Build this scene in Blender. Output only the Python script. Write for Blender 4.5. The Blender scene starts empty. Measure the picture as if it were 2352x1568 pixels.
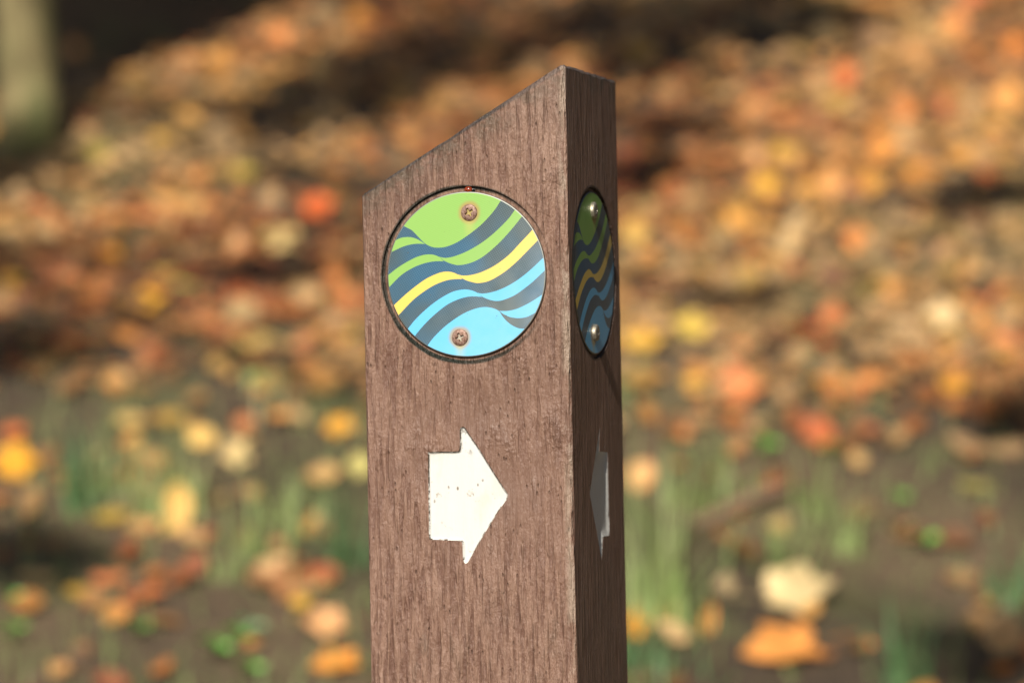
import bpy, bmesh, math, random
from mathutils import Vector, Matrix
from mathutils.geometry import delaunay_2d_cdt
random.seed(11)
sc = bpy.context.scene
R = math.radians

# ------------------------------------------------------------------ camera
CAMZ = 1.0
LENS_F, PITCH, ROLL = 8400 / 2352, 0.01461, -0.01926
cd = bpy.data.cameras.new("camera"); cam = bpy.data.objects.new("camera", cd)
sc.collection.objects.link(cam); sc.camera = cam
cd.sensor_width = 36; cd.lens = 36 * LENS_F; cd.clip_start = 0.05; cd.clip_end = 400
fw = Vector((0, math.cos(PITCH), math.sin(PITCH))); up0 = Vector((0, -math.sin(PITCH), math.cos(PITCH))); rt0 = Vector((1, 0, 0))
c_, s_ = math.cos(ROLL), math.sin(ROLL)
rt = rt0 * c_ + up0 * s_; up = up0 * c_ - rt0 * s_
cam.matrix_world = Matrix(((rt.x, up.x, -fw.x, 0), (rt.y, up.y, -fw.y, 0), (rt.z, up.z, -fw.z, CAMZ), (0, 0, 0, 1)))
cd.dof.use_dof = True; cd.dof.focus_distance = 1.785; cd.dof.aperture_fstop = 6.0; cd.dof.aperture_blades = 0

# ------------------------------------------------------------------ light
SUN_AZ, SUN_EL = R(13.6), R(36)          # azimuth: from -Y towards -X
S = Vector((-math.sin(SUN_AZ) * math.cos(SUN_EL), -math.cos(SUN_AZ) * math.cos(SUN_EL), math.sin(SUN_EL)))
sl = bpy.data.lights.new("sun", 'SUN'); sun = bpy.data.objects.new("sun", sl); sc.collection.objects.link(sun)
sl.energy = 5.0; sl.angle = R(0.5); sl.color = (1.0, 0.93, 0.82)
sun.rotation_euler = S.to_track_quat('Z', 'Y').to_euler(); sun.location = S * 20
w = bpy.data.worlds.new("World"); sc.world = w; w.use_nodes = True
nt = w.node_tree; bg = nt.nodes['Background']
sky = nt.nodes.new('ShaderNodeTexSky'); sky.sky_type = 'NISHITA'; sky.sun_disc = False
sky.sun_elevation = SUN_EL; sky.sun_rotation = math.atan2(S.x, S.y)
nt.links.new(sky.outputs[0], bg.inputs[0]); bg.inputs[1].default_value = 0.058
sc.view_settings.view_transform = 'Standard'; sc.view_settings.look = 'None'
sc.view_settings.exposure = 0.2; sc.view_settings.gamma = 1

# ------------------------------------------------------------------ helpers
def link(o, parent=None):
    sc.collection.objects.link(o)
    if parent: o.parent = parent
    return o
def tag(o, label=None, cat=None, group=None, kind=None):
    if label: o['label'] = label
    if cat: o['category'] = cat
    if group: o['group'] = group
    if kind: o['kind'] = kind
    return o
def mesh(name, verts, faces, mats=(), smooth=False, mi=None):
    me = bpy.data.meshes.new(name); me.from_pydata([tuple(v) for v in verts], [], faces)
    for m in mats: me.materials.append(m)
    if smooth: me.polygons.foreach_set('use_smooth', [True] * len(me.polygons))
    if mi: me.polygons.foreach_set('material_index', mi)
    me.update(); return me
def obj(name, me, parent=None): return link(bpy.data.objects.new(name, me), parent)
def empty(name, loc, rz=0):
    o = bpy.data.objects.new(name, None); o.location = loc; o.rotation_euler.z = rz; o.empty_display_size = .05
    return link(o)
def lin(h):
    f = lambda c: c / 12.92 if c <= .04045 else ((c + .055) / 1.055) ** 2.4
    return [f(int(h[i:i + 2], 16) / 255) for i in (0, 2, 4)]

class E:                                   # tiny shader-expression builder
    def __init__(s, nt, sock): s.nt, s.k = nt, sock
    def _m(s, op, *a):
        n = s.nt.nodes.new('ShaderNodeMath'); n.operation = op
        for i, v in enumerate((s,) + a):
            if isinstance(v, E): s.nt.links.new(v.k, n.inputs[i])
            else: n.inputs[i].default_value = v
        return E(s.nt, n.outputs[0])
    def __add__(s, o): return s._m('ADD', o)
    def __sub__(s, o): return s._m('SUBTRACT', o)
    def __mul__(s, o): return s._m('MULTIPLY', o)
    def __truediv__(s, o): return s._m('DIVIDE', o)
    def __pow__(s, o): return s._m('POWER', o)
    def lt(s, o): return s._m('LESS_THAN', o)
    def gt(s, o): return s._m('GREATER_THAN', o)
    def abs(s): return s._m('ABSOLUTE')
    def sin(s): return s._m('SINE')
    def sqrt(s): return s._m('SQRT')
    def inv(s): return (s * -1.0) + 1.0
    def smooth(s, a, b):
        n = s.nt.nodes.new('ShaderNodeMapRange'); n.interpolation_type = 'SMOOTHSTEP'
        s.nt.links.new(s.k, n.inputs[0]); n.inputs[1].default_value = a; n.inputs[2].default_value = b
        return E(s.nt, n.outputs[0])
class Mat:
    def __init__(s, name):
        s.m = bpy.data.materials.new(name); s.m.use_nodes = True; s.nt = s.m.node_tree
        s.b = s.nt.nodes['Principled BSDF']; s.tc = s.nt.nodes.new('ShaderNodeTexCoord')
    def xyz(s):
        n = s.nt.nodes.new('ShaderNodeSeparateXYZ'); s.nt.links.new(s.tc.outputs['Object'], n.inputs[0])
        return [E(s.nt, o) for o in n.outputs]
    def nxyz(s):
        n = s.nt.nodes.new('ShaderNodeSeparateXYZ'); s.nt.links.new(s.tc.outputs['Normal'], n.inputs[0])
        return [E(s.nt, o) for o in n.outputs]
    def noise(s, scale, sx=1, sy=1, sz=1, detail=3, rough=.55, off=0.0, dist=0.0):
        mp = s.nt.nodes.new('ShaderNodeMapping'); mp.inputs['Scale'].default_value = (sx, sy, sz); mp.inputs['Location'].default_value = (off, off * .7, off * .3)
        s.nt.links.new(s.tc.outputs['Object'], mp.inputs[0])
        n = s.nt.nodes.new('ShaderNodeTexNoise'); n.inputs['Scale'].default_value = scale; n.inputs['Detail'].default_value = detail
        n.inputs['Roughness'].default_value = rough; n.inputs['Distortion'].default_value = dist
        s.nt.links.new(mp.outputs[0], n.inputs['Vector']); return E(s.nt, n.outputs[0])
    def vor(s, scale, sx=1, sy=1, sz=1, rnd=1.0):
        mp = s.nt.nodes.new('ShaderNodeMapping'); mp.inputs['Scale'].default_value = (sx, sy, sz)
        s.nt.links.new(s.tc.outputs['Object'], mp.inputs[0])
        n = s.nt.nodes.new('ShaderNodeTexVoronoi'); n.inputs['Scale'].default_value = scale; n.inputs['Randomness'].default_value = rnd
        s.nt.links.new(mp.outputs[0], n.inputs['Vector']); return E(s.nt, n.outputs['Distance']), n
    def mix(s, a, b, f):
        n = s.nt.nodes.new('ShaderNodeMix'); n.data_type = 'RGBA'
        for i, v in ((6, a), (7, b)):
            if isinstance(v, (tuple, list)): n.inputs[i].default_value = tuple(v[:3]) + (1,)
            else: s.nt.links.new(v, n.inputs[i])
        if isinstance(f, E): s.nt.links.new(f.k, n.inputs[0])
        else: n.inputs[0].default_value = f
        return n.outputs[2]
    def mul(s, a, f):                       # colour times scalar
        n = s.nt.nodes.new('ShaderNodeVectorMath'); n.operation = 'SCALE'
        if isinstance(a, (tuple, list)): n.inputs[0].default_value = a[:3]
        else: s.nt.links.new(a, n.inputs[0])
        s.nt.links.new(f.k, n.inputs['Scale']); return n.outputs[0]
    def color(s, c):
        if isinstance(c, (tuple, list)): s.b.inputs['Base Color'].default_value = tuple(c[:3]) + (1,)
        else: s.nt.links.new(c, s.b.inputs['Base Color'])
    def set(s, **k):
        for n, v in k.items():
            i = s.b.inputs[n.replace('_', ' ')]
            if isinstance(v, E): s.nt.links.new(v.k, i)
            else: i.default_value = v
    def bump(s, h, dist, strength=1.0):
        n = s.nt.nodes.new('ShaderNodeBump'); n.inputs['Distance'].default_value = dist; n.inputs['Strength'].default_value = strength
        s.nt.links.new(h.k, n.inputs['Height']); s.nt.links.new(n.outputs[0], s.b.inputs['Normal'])

# ------------------------------------------------------------------ terrain
def sstep(a, b, x):
    t = max(0, min(1, (x - a) / (b - a))); return t * t * (3 - 2 * t)
def base(y):
    d = y - 2.38; k = .35
    return -0.80 + .42 * .5 * (d + math.sqrt(d * d + k * k))
def hollow(x, y):
    yr = 5.30 + 1.7 * max(0, x + .62)
    a = sstep(yr, yr + .22, y) * (1 - sstep(7.2, 7.9, y))
    return 1.9 * a * (1 - sstep(-.44, -.30, x)) * sstep(-2.6, -1.9, x)
def ground(x, y):
    z = base(y) if y < 14 else base(14) + (y - 14) * .18
    z += .008 * math.sin(x * 5.1 + y * 3.3) * math.sin(y * 4.7 - x * 2.2) + .003 * math.sin(x * 13 + 1.3 * math.sin(y * 9)) * math.sin(y * 11)
    far = sstep(1.3, 4, abs(x)) * .18
    z += far * (math.sin(x * .9) * math.sin(y * .8 + 1))
    return z - .42 * hollow(x, y) + CAMZ

def soil_mat():
    m = Mat('damp_soil')
    n1 = m.noise(2.2, detail=5); n2 = m.noise(26, detail=6, rough=.7); n3 = m.noise(7, detail=3, off=5)
    c = m.mix((.060, .040, .024), (.175, .118, .066), n1.smooth(.3, .7))
    c = m.mix(c, (.13, .125, .05), (n3.smooth(.5, .68)) * .75)
    c = m.mul(c, n2 * 1.1 + .45)
    m.color(c); m.set(Roughness=.95); m.bump(n2, .03); return m.m
def frange(a, b, st):
    out = []; x = a
    while x < b - 1e-6: out.append(x); x += st
    return out
xs = frange(-60, -12, 6) + frange(-12, -2.4, .6) + frange(-2.4, 2.4, .05) + frange(2.4, 12, .6) + frange(12, 61, 6)
ys = frange(-60, -6, 6) + frange(-6, 1, .5) + frange(1, 9, .05) + frange(9, 20, .5) + frange(20, 121, 8)
V = [(x, y, ground(x, y)) for y in ys for x in xs]; nx = len(xs)
Fc = [(j * nx + i, j * nx + i + 1, (j + 1) * nx + i + 1, (j + 1) * nx + i) for j in range(len(ys) - 1) for i in range(nx - 1)]
tag(obj('ground', mesh('ground', V, Fc, [soil_mat()], True)), kind='structure')

# ------------------------------------------------------------------ waymark post
YAW = 0.27638; W = .10536
CORNER = Vector((.02819, 1.77897, .05954 + CAMZ))          # front right edge of the post, level with the disc centres
fx = Vector((math.cos(YAW), -math.sin(YAW), 0)); fy = Vector((math.sin(YAW), math.cos(YAW), 0))   # local x (right), local y (back)
centre = CORNER - fx * W / 2 + fy * W / 2
GZ = ground(centre.x, centre.y)
ZC = CORNER.z - GZ + .02                                   # disc centre height above the buried foot
post = empty('waymark_post', (centre.x, centre.y, GZ - .02), -YAW)
tag(post, 'brown painted square wooden post with slanted top, two striped discs and white arrows', 'post')
HX = W / 2
ZL, ZR = ZC + .0414, ZC + .10087                           # cut height at left and right edge
def depth_at(z): return .1056 - .0030 * (z / ZR)
# disc and arrow tables, millimetres on the faces (from the disc centre / from the corner edge)
DISC = {
    'G1': [(-30.83, 24.27), (-27.43, 22.37), (-24.37, 19.3), (-21.01, 15.92), (-17.62, 14.03), (-13.9, 13.45), (-9.54, 13.91), (-3.92, 16.0), (1.72, 19.4), (7.37, 23.38), (11.77, 27.39), (15.23, 31.13), (17.96, 34.89), (21.88, 40.09), (18.32, 46.72), (-12.6, 47.8), (-37.78, 36.73), (-36.7, 27.73)],
    'G2': [(-40.71, 15.31), (-35.96, 17.68), (-33.12, 18.85), (-29.37, 19.15), (-26.26, 18.58), (-23.48, 17.3), (-20.83, 15.44), (-24.44, 15.72), (-28.19, 15.42), (-32.59, 14.36), (-37.95, 12.13), (-42.06, 10.28)],
    'G3': [(-13.99, 9.05), (-10.9, 8.36), (-7.16, 8.67), (-2.18, 10.13), (2.82, 12.24), (8.44, 15.34), (14.07, 19.32), (19.71, 24.18), (22.85, 27.33), (24.87, 29.93), (29.79, 36.27), (34.02, 33.18), (28.49, 26.86), (23.97, 21.68), (17.69, 15.36), (11.42, 10.21), (6.42, 7.09), (1.44, 5.28), (-3.53, 4.59), (-7.23, 5.29), (-10.92, 6.88), (-12.76, 8.24)],
    'G4': [(-44.82, -2.49), (-39.74, 0.95), (-35.29, 4.11), (-30.23, 6.95), (-25.19, 9.19), (-20.81, 10.2), (-17.08, 10.15), (-13.99, 9.05), (-11.24, 6.71), (-15.28, 6.82), (-19.64, 6.35), (-24.65, 5.01), (-29.69, 2.76), (-34.12, -0.1), (-39.73, -5.32), (-43.71, -9.69)],
    'Y1': [(-41.35, -17.52), (-37.53, -14.33), (-32.44, -9.98), (-26.74, -5.66), (-21.05, -1.94), (-16.03, 0.3), (-11.65, 1.49), (-7.93, 1.38), (-4.85, 0.29), (-1.8, -2.23), (-6.14, -2.23), (-10.5, -2.82), (-16.13, -4.75), (-21.79, -7.88), (-27.48, -11.9), (-35.12, -19.16), (-39.59, -23.53)],
    'Y2': [(-4.54, 0.16), (-1.77, -0.57), (1.95, -0.49), (6.91, 0.56), (12.51, 2.77), (17.5, 5.59), (22.49, 9.3), (27.5, 14.18), (33.64, 20.2), (38.77, 25.94), (42.34, 21.11), (36.6, 15.38), (31.73, 10.8), (26.11, 5.64), (21.11, 1.64), (16.12, -1.47), (11.15, -3.71), (6.19, -4.46), (2.5, -3.77), (-1.19, -2.36)],
    'B1': [(-35.37, -31.38), (-30.57, -26.13), (-26.42, -21.46), (-20.08, -15.96), (-13.78, -11.66), (-7.51, -8.55), (-2.53, -7.49), (1.19, -7.59), (5.18, -9.0), (7.91, -11.32), (4.21, -10.93), (-0.12, -11.12), (-5.1, -12.47), (-10.11, -14.72), (-15.78, -18.74), (-21.48, -23.66), (-26.58, -29.2), (-31.06, -35.06)],
    'B2': [(5.6, -9.19), (7.94, -9.67), (11.65, -9.35), (15.99, -8.28), (20.95, -6.34), (26.54, -3.24), (32.14, 0.75), (38.68, 6.35), (43.97, 11.03), (45.69, 5.09), (39.79, 0.53), (34.5, -4.04), (29.52, -7.75), (24.55, -10.87), (19.59, -12.81), (15.88, -13.48), (12.2, -12.92), (8.28, -11.28)],
    'B3': [(16.52, -18.35), (20.71, -18.46), (25.02, -17.68), (29.97, -15.73), (34.31, -13.48), (38.52, -10.94), (43.59, -7.83), (41.59, -16.62), (34.49, -19.86), (30.47, -21.65), (26.16, -22.14), (21.88, -21.44), (18.83, -20.01)],
    'B4': [(-25.55, -40.54), (-20.45, -34.4), (-17.26, -30.6), (-12.2, -25.96), (-6.53, -21.94), (-0.89, -18.81), (4.71, -16.88), (9.05, -16.27), (12.74, -16.78), (16.28, -18.35), (18.19, -21.06), (20.6, -23.78), (23.63, -25.92), (26.68, -27.17), (28.82, -27.34), (33.41, -27.63), (22.63, -45.11), (-14.48, -47.31)],
}
SCREWS = [(2.18, 30.19), (-3.74, -30.91)]
BUG = (2.12, 41.16)
ARROW = [(-73.41, -86.71), (-57.37, -86.6), (-56.8, -83.33), (-56.91, -76.1), (-56.03, -74.76), (-54.36, -74.6), (-53.15, -76.64), (-47.78, -84.43), (-40.01, -96.8), (-32.98, -107.69), (-33.17, -110.08), (-36.35, -114.13), (-45.63, -127.74), (-53.93, -141.15), (-55.2, -141.86), (-56.32, -140.17), (-56.5, -131.5), (-56.98, -130.54), (-73.61, -129.69)]
SARROW = [(55.42, -75.63), (32.24, -108.95), (53.69, -143.38), (57.3, -131.26), (70.69, -131.35), (69.79, -89.25), (52.7, -88.58)]
FD = Vector((HX - .05202, -HX, ZC)); SD = Vector((HX, -HX + .05036, ZC + .0006))

def wood_mat():
    m = Mat('brown_painted_wood'); x, y, z = m.xyz(); X, Y, Z = m.nxyz()
    # pressed upright ridges, finer fibres and small knocks
    g0 = m.noise(400, 1, 1, .075, detail=2, rough=.5, dist=.6); g1 = m.noise(420, 1, 1, .12, detail=3, rough=.55, dist=.7); g2 = m.noise(900, 1, 1, .30, detail=3, off=3, dist=.5)
    g3 = m.noise(120, 1, 1, .22, detail=2, off=9, dist=.8); mot = m.noise(520, 1, 1, .7, detail=5, rough=.7, off=17)
    big = m.noise(16, 1, 1, .5, detail=3, off=2)
    belt = (z - (ZC - .095)).abs().smooth(.070, .02) * big.smooth(.30, .60)
    pit, pn = m.vor(430, 1, 1, .35); pmask = m.noise(60, off=4).smooth(.46, .62)
    pits = pit.smooth(.22, .08) * pmask
    blot = m.noise(38, 1, 1, .8, detail=5, rough=.65, off=7).smooth(.56, .72)
    c = m.mix((.165, .082, .055), (.285, .165, .115), g0.smooth(.34, .60))
    c = m.mix(c, (.135, .070, .048), g1.smooth(.54, .68) * .25)
    c = m.mix(c, (.310, .195, .145), g2.smooth(.54, .68) * .5)
    c = m.mix(c, (.115, .060, .042), mot.smooth(.58, .70) * .5)
    c = m.mix(c, (.205, .115, .080), belt * .85)
    c = m.mix(c, (.120, .062, .044), g3.smooth(.58, .75) * .35)
    c = m.mix(c, (.150, .095, .070), big.smooth(.45, .70) * .35)
    c = m.mix(c, (.13, .066, .046), blot * .35)
    c = m.mix(c, (.09, .048, .034), pits * .35)
    cut = ((x + HX) * ((ZR - ZL) / W) + ZL) - z
    grime = cut.smooth(.020, .0) * m.noise(120, detail=5, rough=.7, off=12).smooth(.40, .62)
    c = m.mix(c, (.075, .065, .042), grime * .7)
    c = m.mix(c, (.045, .038, .034), cut.smooth(.0026, .0012) * .8)
    low = m.noise(60, 1, 1, .35, detail=5, rough=.7, off=21).smooth(.50, .7) * z.smooth(ZC - .14, ZC - .20)
    c = m.mix(c, (.13, .09, .062), low * .6)
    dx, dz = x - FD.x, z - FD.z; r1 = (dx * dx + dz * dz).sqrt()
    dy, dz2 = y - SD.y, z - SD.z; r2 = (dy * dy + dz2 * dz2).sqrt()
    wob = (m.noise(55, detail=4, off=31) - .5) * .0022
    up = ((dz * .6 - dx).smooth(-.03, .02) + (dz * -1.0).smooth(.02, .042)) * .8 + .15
    c = m.mix(c, (.38, .25, .19), m.noise(24, 1, 1, .4, off=41).smooth(.4, .7) * x.smooth(-.02, .045) * z.smooth(ZC + .02, ZC + .07) * .35)  # sheen painted in, paler towards the top right of the front
    cor = x.smooth(HX - .0055, HX - .0015) * y.lt(-HX + .0012) * m.noise(95, 1, 1, .35, detail=5, rough=.7, off=51).smooth(.42, .58)
    c = m.mix(c, (.42, .33, .25), cor * .6)
    ring = ((r1 + wob - .0430).abs().smooth(.0015, .0005)) * y.lt(-HX + .003) * up  # dark ring: mould, with the recess wall's shadow painted in
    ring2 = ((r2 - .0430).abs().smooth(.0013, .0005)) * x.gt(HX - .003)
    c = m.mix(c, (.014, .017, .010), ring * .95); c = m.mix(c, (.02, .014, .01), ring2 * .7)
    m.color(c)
    m.set(Roughness=g2 * .3 + .34, Specular_IOR_Level=.6)
    h = (g0 * 1.3 + g1 * .6 + g2 * .35 + mot * .3) * (belt * -.55 + 1.0) + g3 * .6 - pits * .25 + big * .8 + blot * .3
    m.bump(h, .0027, 1.0)
    return m.m
WOOD = wood_mat()

def post_body():
    # rounded-square ring of points, stacked in rows up to the slanted cut
    ring = []
    n = 16; rc = .0021
    def side(p, q, k): return [(p[0] + (q[0] - p[0]) * t / k, p[1] + (q[1] - p[1]) * t / k) for t in range(k)]
    def arc(cx, cy, a0):
        return [(cx + rc * math.cos(a0 + t * math.pi / 8), cy + rc * math.sin(a0 + t * math.pi / 8)) for t in range(4)]
    h = HX; i = h - rc
    ring += side((-i, -h), (i, -h), n) + arc(i, -i, -math.pi / 2)
    ring += side((h, -i), (h, i), n) + arc(i, i, 0)
    ring += side((i, h), (-i, h), n) + arc(-i, i, math.pi / 2)
    ring += side((-h, i), (-h, -i), n) + arc(-i, -i, math.pi)
    rows = 90; V = []; F = []; m = len(ring); rnd = random.Random(4)
    def wv(a, z, k): return .00010 * math.sin(z * 190 + k * 2 + a * 60) + .00005 * math.sin(z * 430 + k * 5)
    for r in range(rows + 3):
        t = min(1, r / rows) ** .8
        ins = (0, .0006, .0016)[max(0, r - rows)]
        for (x, y) in ring:
            zt = ZL + (ZR - ZL) * (x + h) / W
            z = -.12 + (zt - .0016 + .12) * t
            z += (0, .0010, .0016)[max(0, r - rows)] + (rnd.uniform(-.00035, .00035) if r >= rows else 0)
            d = depth_at(z); yy = -h + (y + h) * d / W
            sx = x + (wv(0, z, 1) if abs(abs(x) - h) < 1e-5 else 0); sy = yy + (wv(1, z, 2) if abs(y + h) < 1e-5 else 0); sx = x if x > 0 else sx
            V.append((sx * (1 - ins / h), sy * (1 - ins / h), z))
    for r in range(rows + 2):
        for k in range(m):
            k2 = (k + 1) % m; F.append((r * m + k, r * m + k2, (r + 1) * m + k2, (r + 1) * m + k))
    F.append(tuple((rows + 2) * m + k for k in range(m))); F.append(tuple(reversed(range(m))))
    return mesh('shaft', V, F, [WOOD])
def prism(poly, mapf, d0, d1, name):
    n = len(poly); V = [mapf(a, b, d0) for a, b in poly] + [mapf(a, b, d1) for a, b in poly]
    F = [tuple(range(n)), tuple(reversed(range(n, 2 * n)))] + [(k, k + n, (k + 1) % n + n, (k + 1) % n) for k in range(n)]
    me = mesh(name, V, F, [WOOD]); bm = bmesh.new(); bm.from_mesh(me); bmesh.ops.recalc_face_normals(bm, faces=bm.faces); bm.to_mesh(me); bm.free()
    return me
def circ(r, n=96): return [(r * math.cos(2 * math.pi * k / n), r * math.sin(2 * math.pi * k / n)) for k in range(n)]
fmap_disc = lambda a, b, d: (FD.x + a, -HX + d, FD.z + b)            # d: depth into the wood
smap_disc = lambda a, b, d: (HX - d, SD.y + a, SD.z + b)
fmap_edge = lambda a, b, d: (HX + a * .001, -HX + d, ZC + b * .001)
smap_edge = lambda a, b, d: (HX - d, -HX + a * .001, ZC + b * .001)
def rounded(poly, r=1.0, k=3):
    out = []; n = len(poly)
    for i in range(n):
        p, q, s = Vector(poly[i - 1]), Vector(poly[i]), Vector(poly[(i + 1) % n])
        a = q + (p - q).normalized() * min(r, (p - q).length * .4); b = q + (s - q).normalized() * min(r, (s - q).length * .4)
        for t in range(k + 1):
            u = t / k; out.append(tuple(a * (1 - u) ** 2 + q * 2 * u * (1 - u) + b * u * u))
    return out
def ccw(p):
    a = sum(p[i - 1][0] * p[i][1] - p[i][0] * p[i - 1][1] for i in range(len(p))); return p if a > 0 else p[::-1]
def wobble(P, a, step=1.6):
    out = []; rn = random.Random(2)
    for i in range(len(P)):
        p, q = Vector(P[i]), Vector(P[(i + 1) % len(P)]); k = max(1, int((q - p).length / step))
        out += [tuple(p + (q - p) * t / k + Vector((rn.uniform(-a, a), rn.uniform(-a, a)))) for t in range(k)]
    return out
FA, SA = ccw(wobble(rounded(ARROW, .7), .09)), ccw(wobble(rounded(SARROW, .9), .12))
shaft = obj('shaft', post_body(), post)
cutters = [prism(circ(.0433), fmap_disc, -.004, .0014, 'c'), prism(circ(.0430), smap_disc, -.004, .0018, 'c'),
           prism(FA, fmap_edge, -.004, .0012, 'c'), prism(SA, smap_edge, -.004, .0024, 'c')]
tmp = []
for me in cutters:
    o = obj('cutter', me, post); tmp.append(o)
    md = shaft.modifiers.new('cut', 'BOOLEAN'); md.operation = 'DIFFERENCE'; md.solver = 'EXACT'; md.object = o
bpy.context.view_layer.update()
dg = bpy.context.evaluated_depsgraph_get()
me2 = bpy.data.meshes.new_from_object(shaft.evaluated_get(dg)); shaft.modifiers.clear(); shaft.data = me2; me2.name = 'shaft'
for o in tmp: bpy.data.objects.remove(o)

# ---- striped discs
def print_mat(name, rgb, rust=True, dots=None, rough=.33):
    m = Mat(name); x, y, z = m.xyz()
    c = rgb
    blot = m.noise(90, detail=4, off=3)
    if dots:
        grad = m.noise(22, detail=2, off=8).smooth(.38, .62)
        c = m.mix(dots[0], dots[1], grad)
        k = 2 * math.pi / .0012
        dot = ((x * k + z * (k * .35)).sin() * (z * k - x * (k * .35)).sin()).smooth(.05, .7)
        c = m.mix(c, dots[2], dot * .65)
    else:
        k = 2 * math.pi / .0011
        ln = (z * k + x * (k * .45)).sin().smooth(-.2, .9)
        c = m.mix(c, [v * .90 for v in rgb], ln * .5)
    c = m.mix(c, (.28, .26, .2), m.noise(160, detail=5, rough=.75, off=15).smooth(.66, .78) * .35)
    if rust:
        for (a, b) in SCREWS:
            dx, dz = x - a * .001, z - b * .001; r = ((dx * dx) + (dz * dz)).sqrt() + (m.noise(150, off=a) - .5) * .0012
            c = m.mix(c, (.42, .27, .11), r.smooth(.0067, .0042) * .8)
            run = (dx.abs()).smooth(.004, .0) * (dz * -1.0).smooth(.0, .004) * (dz * -1.0).smooth(.016, .005)
            c = m.mix(c, (.55, .50, .16), run * .4)
    c = m.mix(c, (.80, .82, .78), (x * .7 - z * .5).smooth(-.02, .05) * blot * .30)  # sheen painted into the print, paler towards the lower right
    scr = m.noise(210, 1, 1, .07, detail=2, off=27).smooth(.70, .76)
    c = m.mix(c, (.75, .75, .70), scr * .5)
    c = m.mix(c, (.10, .09, .07), m.noise(420, detail=2, off=33).smooth(.72, .78) * .6)
    m.color(c); m.set(Roughness=blot * .2 + rough - .1, Specular_IOR_Level=.22)
    m.bump(m.noise(300, detail=2, off=1), .00006, .5)
    return m.m
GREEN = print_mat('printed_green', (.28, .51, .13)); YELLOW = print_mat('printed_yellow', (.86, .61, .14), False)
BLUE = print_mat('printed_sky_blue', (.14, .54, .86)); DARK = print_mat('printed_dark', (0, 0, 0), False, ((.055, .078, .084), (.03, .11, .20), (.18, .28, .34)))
def metal(name, rgb, rough, nz=0, rgb2=None, metallic=1.0):
    m = Mat(name)
    if nz: 
        n = m.noise(nz, detail=5, rough=.7); m.color(m.mix(rgb, rgb2, n.smooth(.38, .62))); m.bump(n, .0003, .8)
    else: m.color(rgb)
    m.set(Metallic=metallic, Roughness=rough); return m.m
RIM = metal('disc_rim', (.34, .34, .31), .45)
RUST = metal('rusty_screw', (.17, .085, .055), .55, 700, (.38, .25, .20), .35)
STEEL = metal('worn_screw', (.30, .26, .20), .5, 500, (.60, .55, .44), .8)
SLOT = metal('bright_slot', (.95, .80, .60), .25, metallic=.6)
def disc_mesh():
    n = 128; Rr = 40.0
    vs = [Vector((Rr * math.cos(2 * math.pi * k / n), Rr * math.sin(2 * math.pi * k / n))) for k in range(n)]
    es = [(k, (k + 1) % n) for k in range(n)]; polys = {}
    for name, P in DISC.items():
        P = [Vector(p) for p in P]; sm = []
        m = len(P)
        for i in range(m):                      # corner-aware smoothing
            p0, p1, p2, p3 = P[i - 1], P[i], P[(i + 1) % m], P[(i + 2) % m]
            def sharp(a, b, c): return (b - a).normalized().dot((c - b).normalized()) < .55
            t1 = (p2 - p1) if sharp(p0, p1, p2) else (p2 - p0) * .5
            t2 = (p2 - p1) if sharp(p1, p2, p3) else (p3 - p1) * .5
            for k in range(5):
                t = k / 5; sm.append(p1 * (2 * t ** 3 - 3 * t * t + 1) + t1 * (t ** 3 - 2 * t * t + t) + p2 * (-2 * t ** 3 + 3 * t * t) + t2 * (t ** 3 - t * t))
        polys[name] = sm; b = len(vs); vs += sm; es += [(b + k, b + (k + 1) % len(sm)) for k in range(len(sm))]
    # a few inner points keep the triangles even
    ov, oe, of, *_ = delaunay_2d_cdt(vs, es, [], 0, 1e-4, False)
    def inside(P, x, y):
        c = False; j = len(P) - 1
        for i in range(len(P)):
            if (P[i].y > y) != (P[j].y > y) and x < (P[j].x - P[i].x) * (y - P[i].y) / (P[j].y - P[i].y) + P[i].x: c = not c
            j = i
        return c
    V = []; F = []; MI = []; idx = {}
    for f in of:
        cx = sum(ov[i].x for i in f) / len(f); cy = sum(ov[i].y for i in f) / len(f)
        if cx * cx + cy * cy > Rr * Rr * .9985: continue
        mi = 3
        for nme, P in polys.items():
            if inside(P, cx, cy): mi = {'G': 0, 'Y': 1, 'B': 2}[nme[0]]; break
        q = []
        for i in f:
            if i not in idx: idx[i] = len(V); V.append((ov[i].x * .001, -.0013, ov[i].y * .001))
            q.append(idx[i])
        a, b_, c = (Vector(V[k]) for k in q[:3])
        if (b_ - a).cross(c - a).y > 0: q.reverse()
        F.append(tuple(q)); MI.append(mi)
    b = len(V); prof = ((.0400, -.0013), (.04035, -.00125), (.0406, -.0010), (.0406, 0), (.038, 0))
    for (r, y) in prof: V += [(r * math.cos(2 * math.pi * k / n), y, r * math.sin(2 * math.pi * k / n)) for k in range(n)]
    for j in range(len(prof) - 1):
        for k in range(n):
            k2 = (k + 1) % n; F.append((b + j * n + k, b + (j + 1) * n + k, b + (j + 1) * n + k2, b + j * n + k2)); MI.append(4)
    F.append(tuple(b + (len(prof) - 1) * n + k for k in range(n))); MI.append(4)
    return mesh('disc', V, F, [GREEN, YELLOW, BLUE, DARK, RIM], False, MI)
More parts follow.
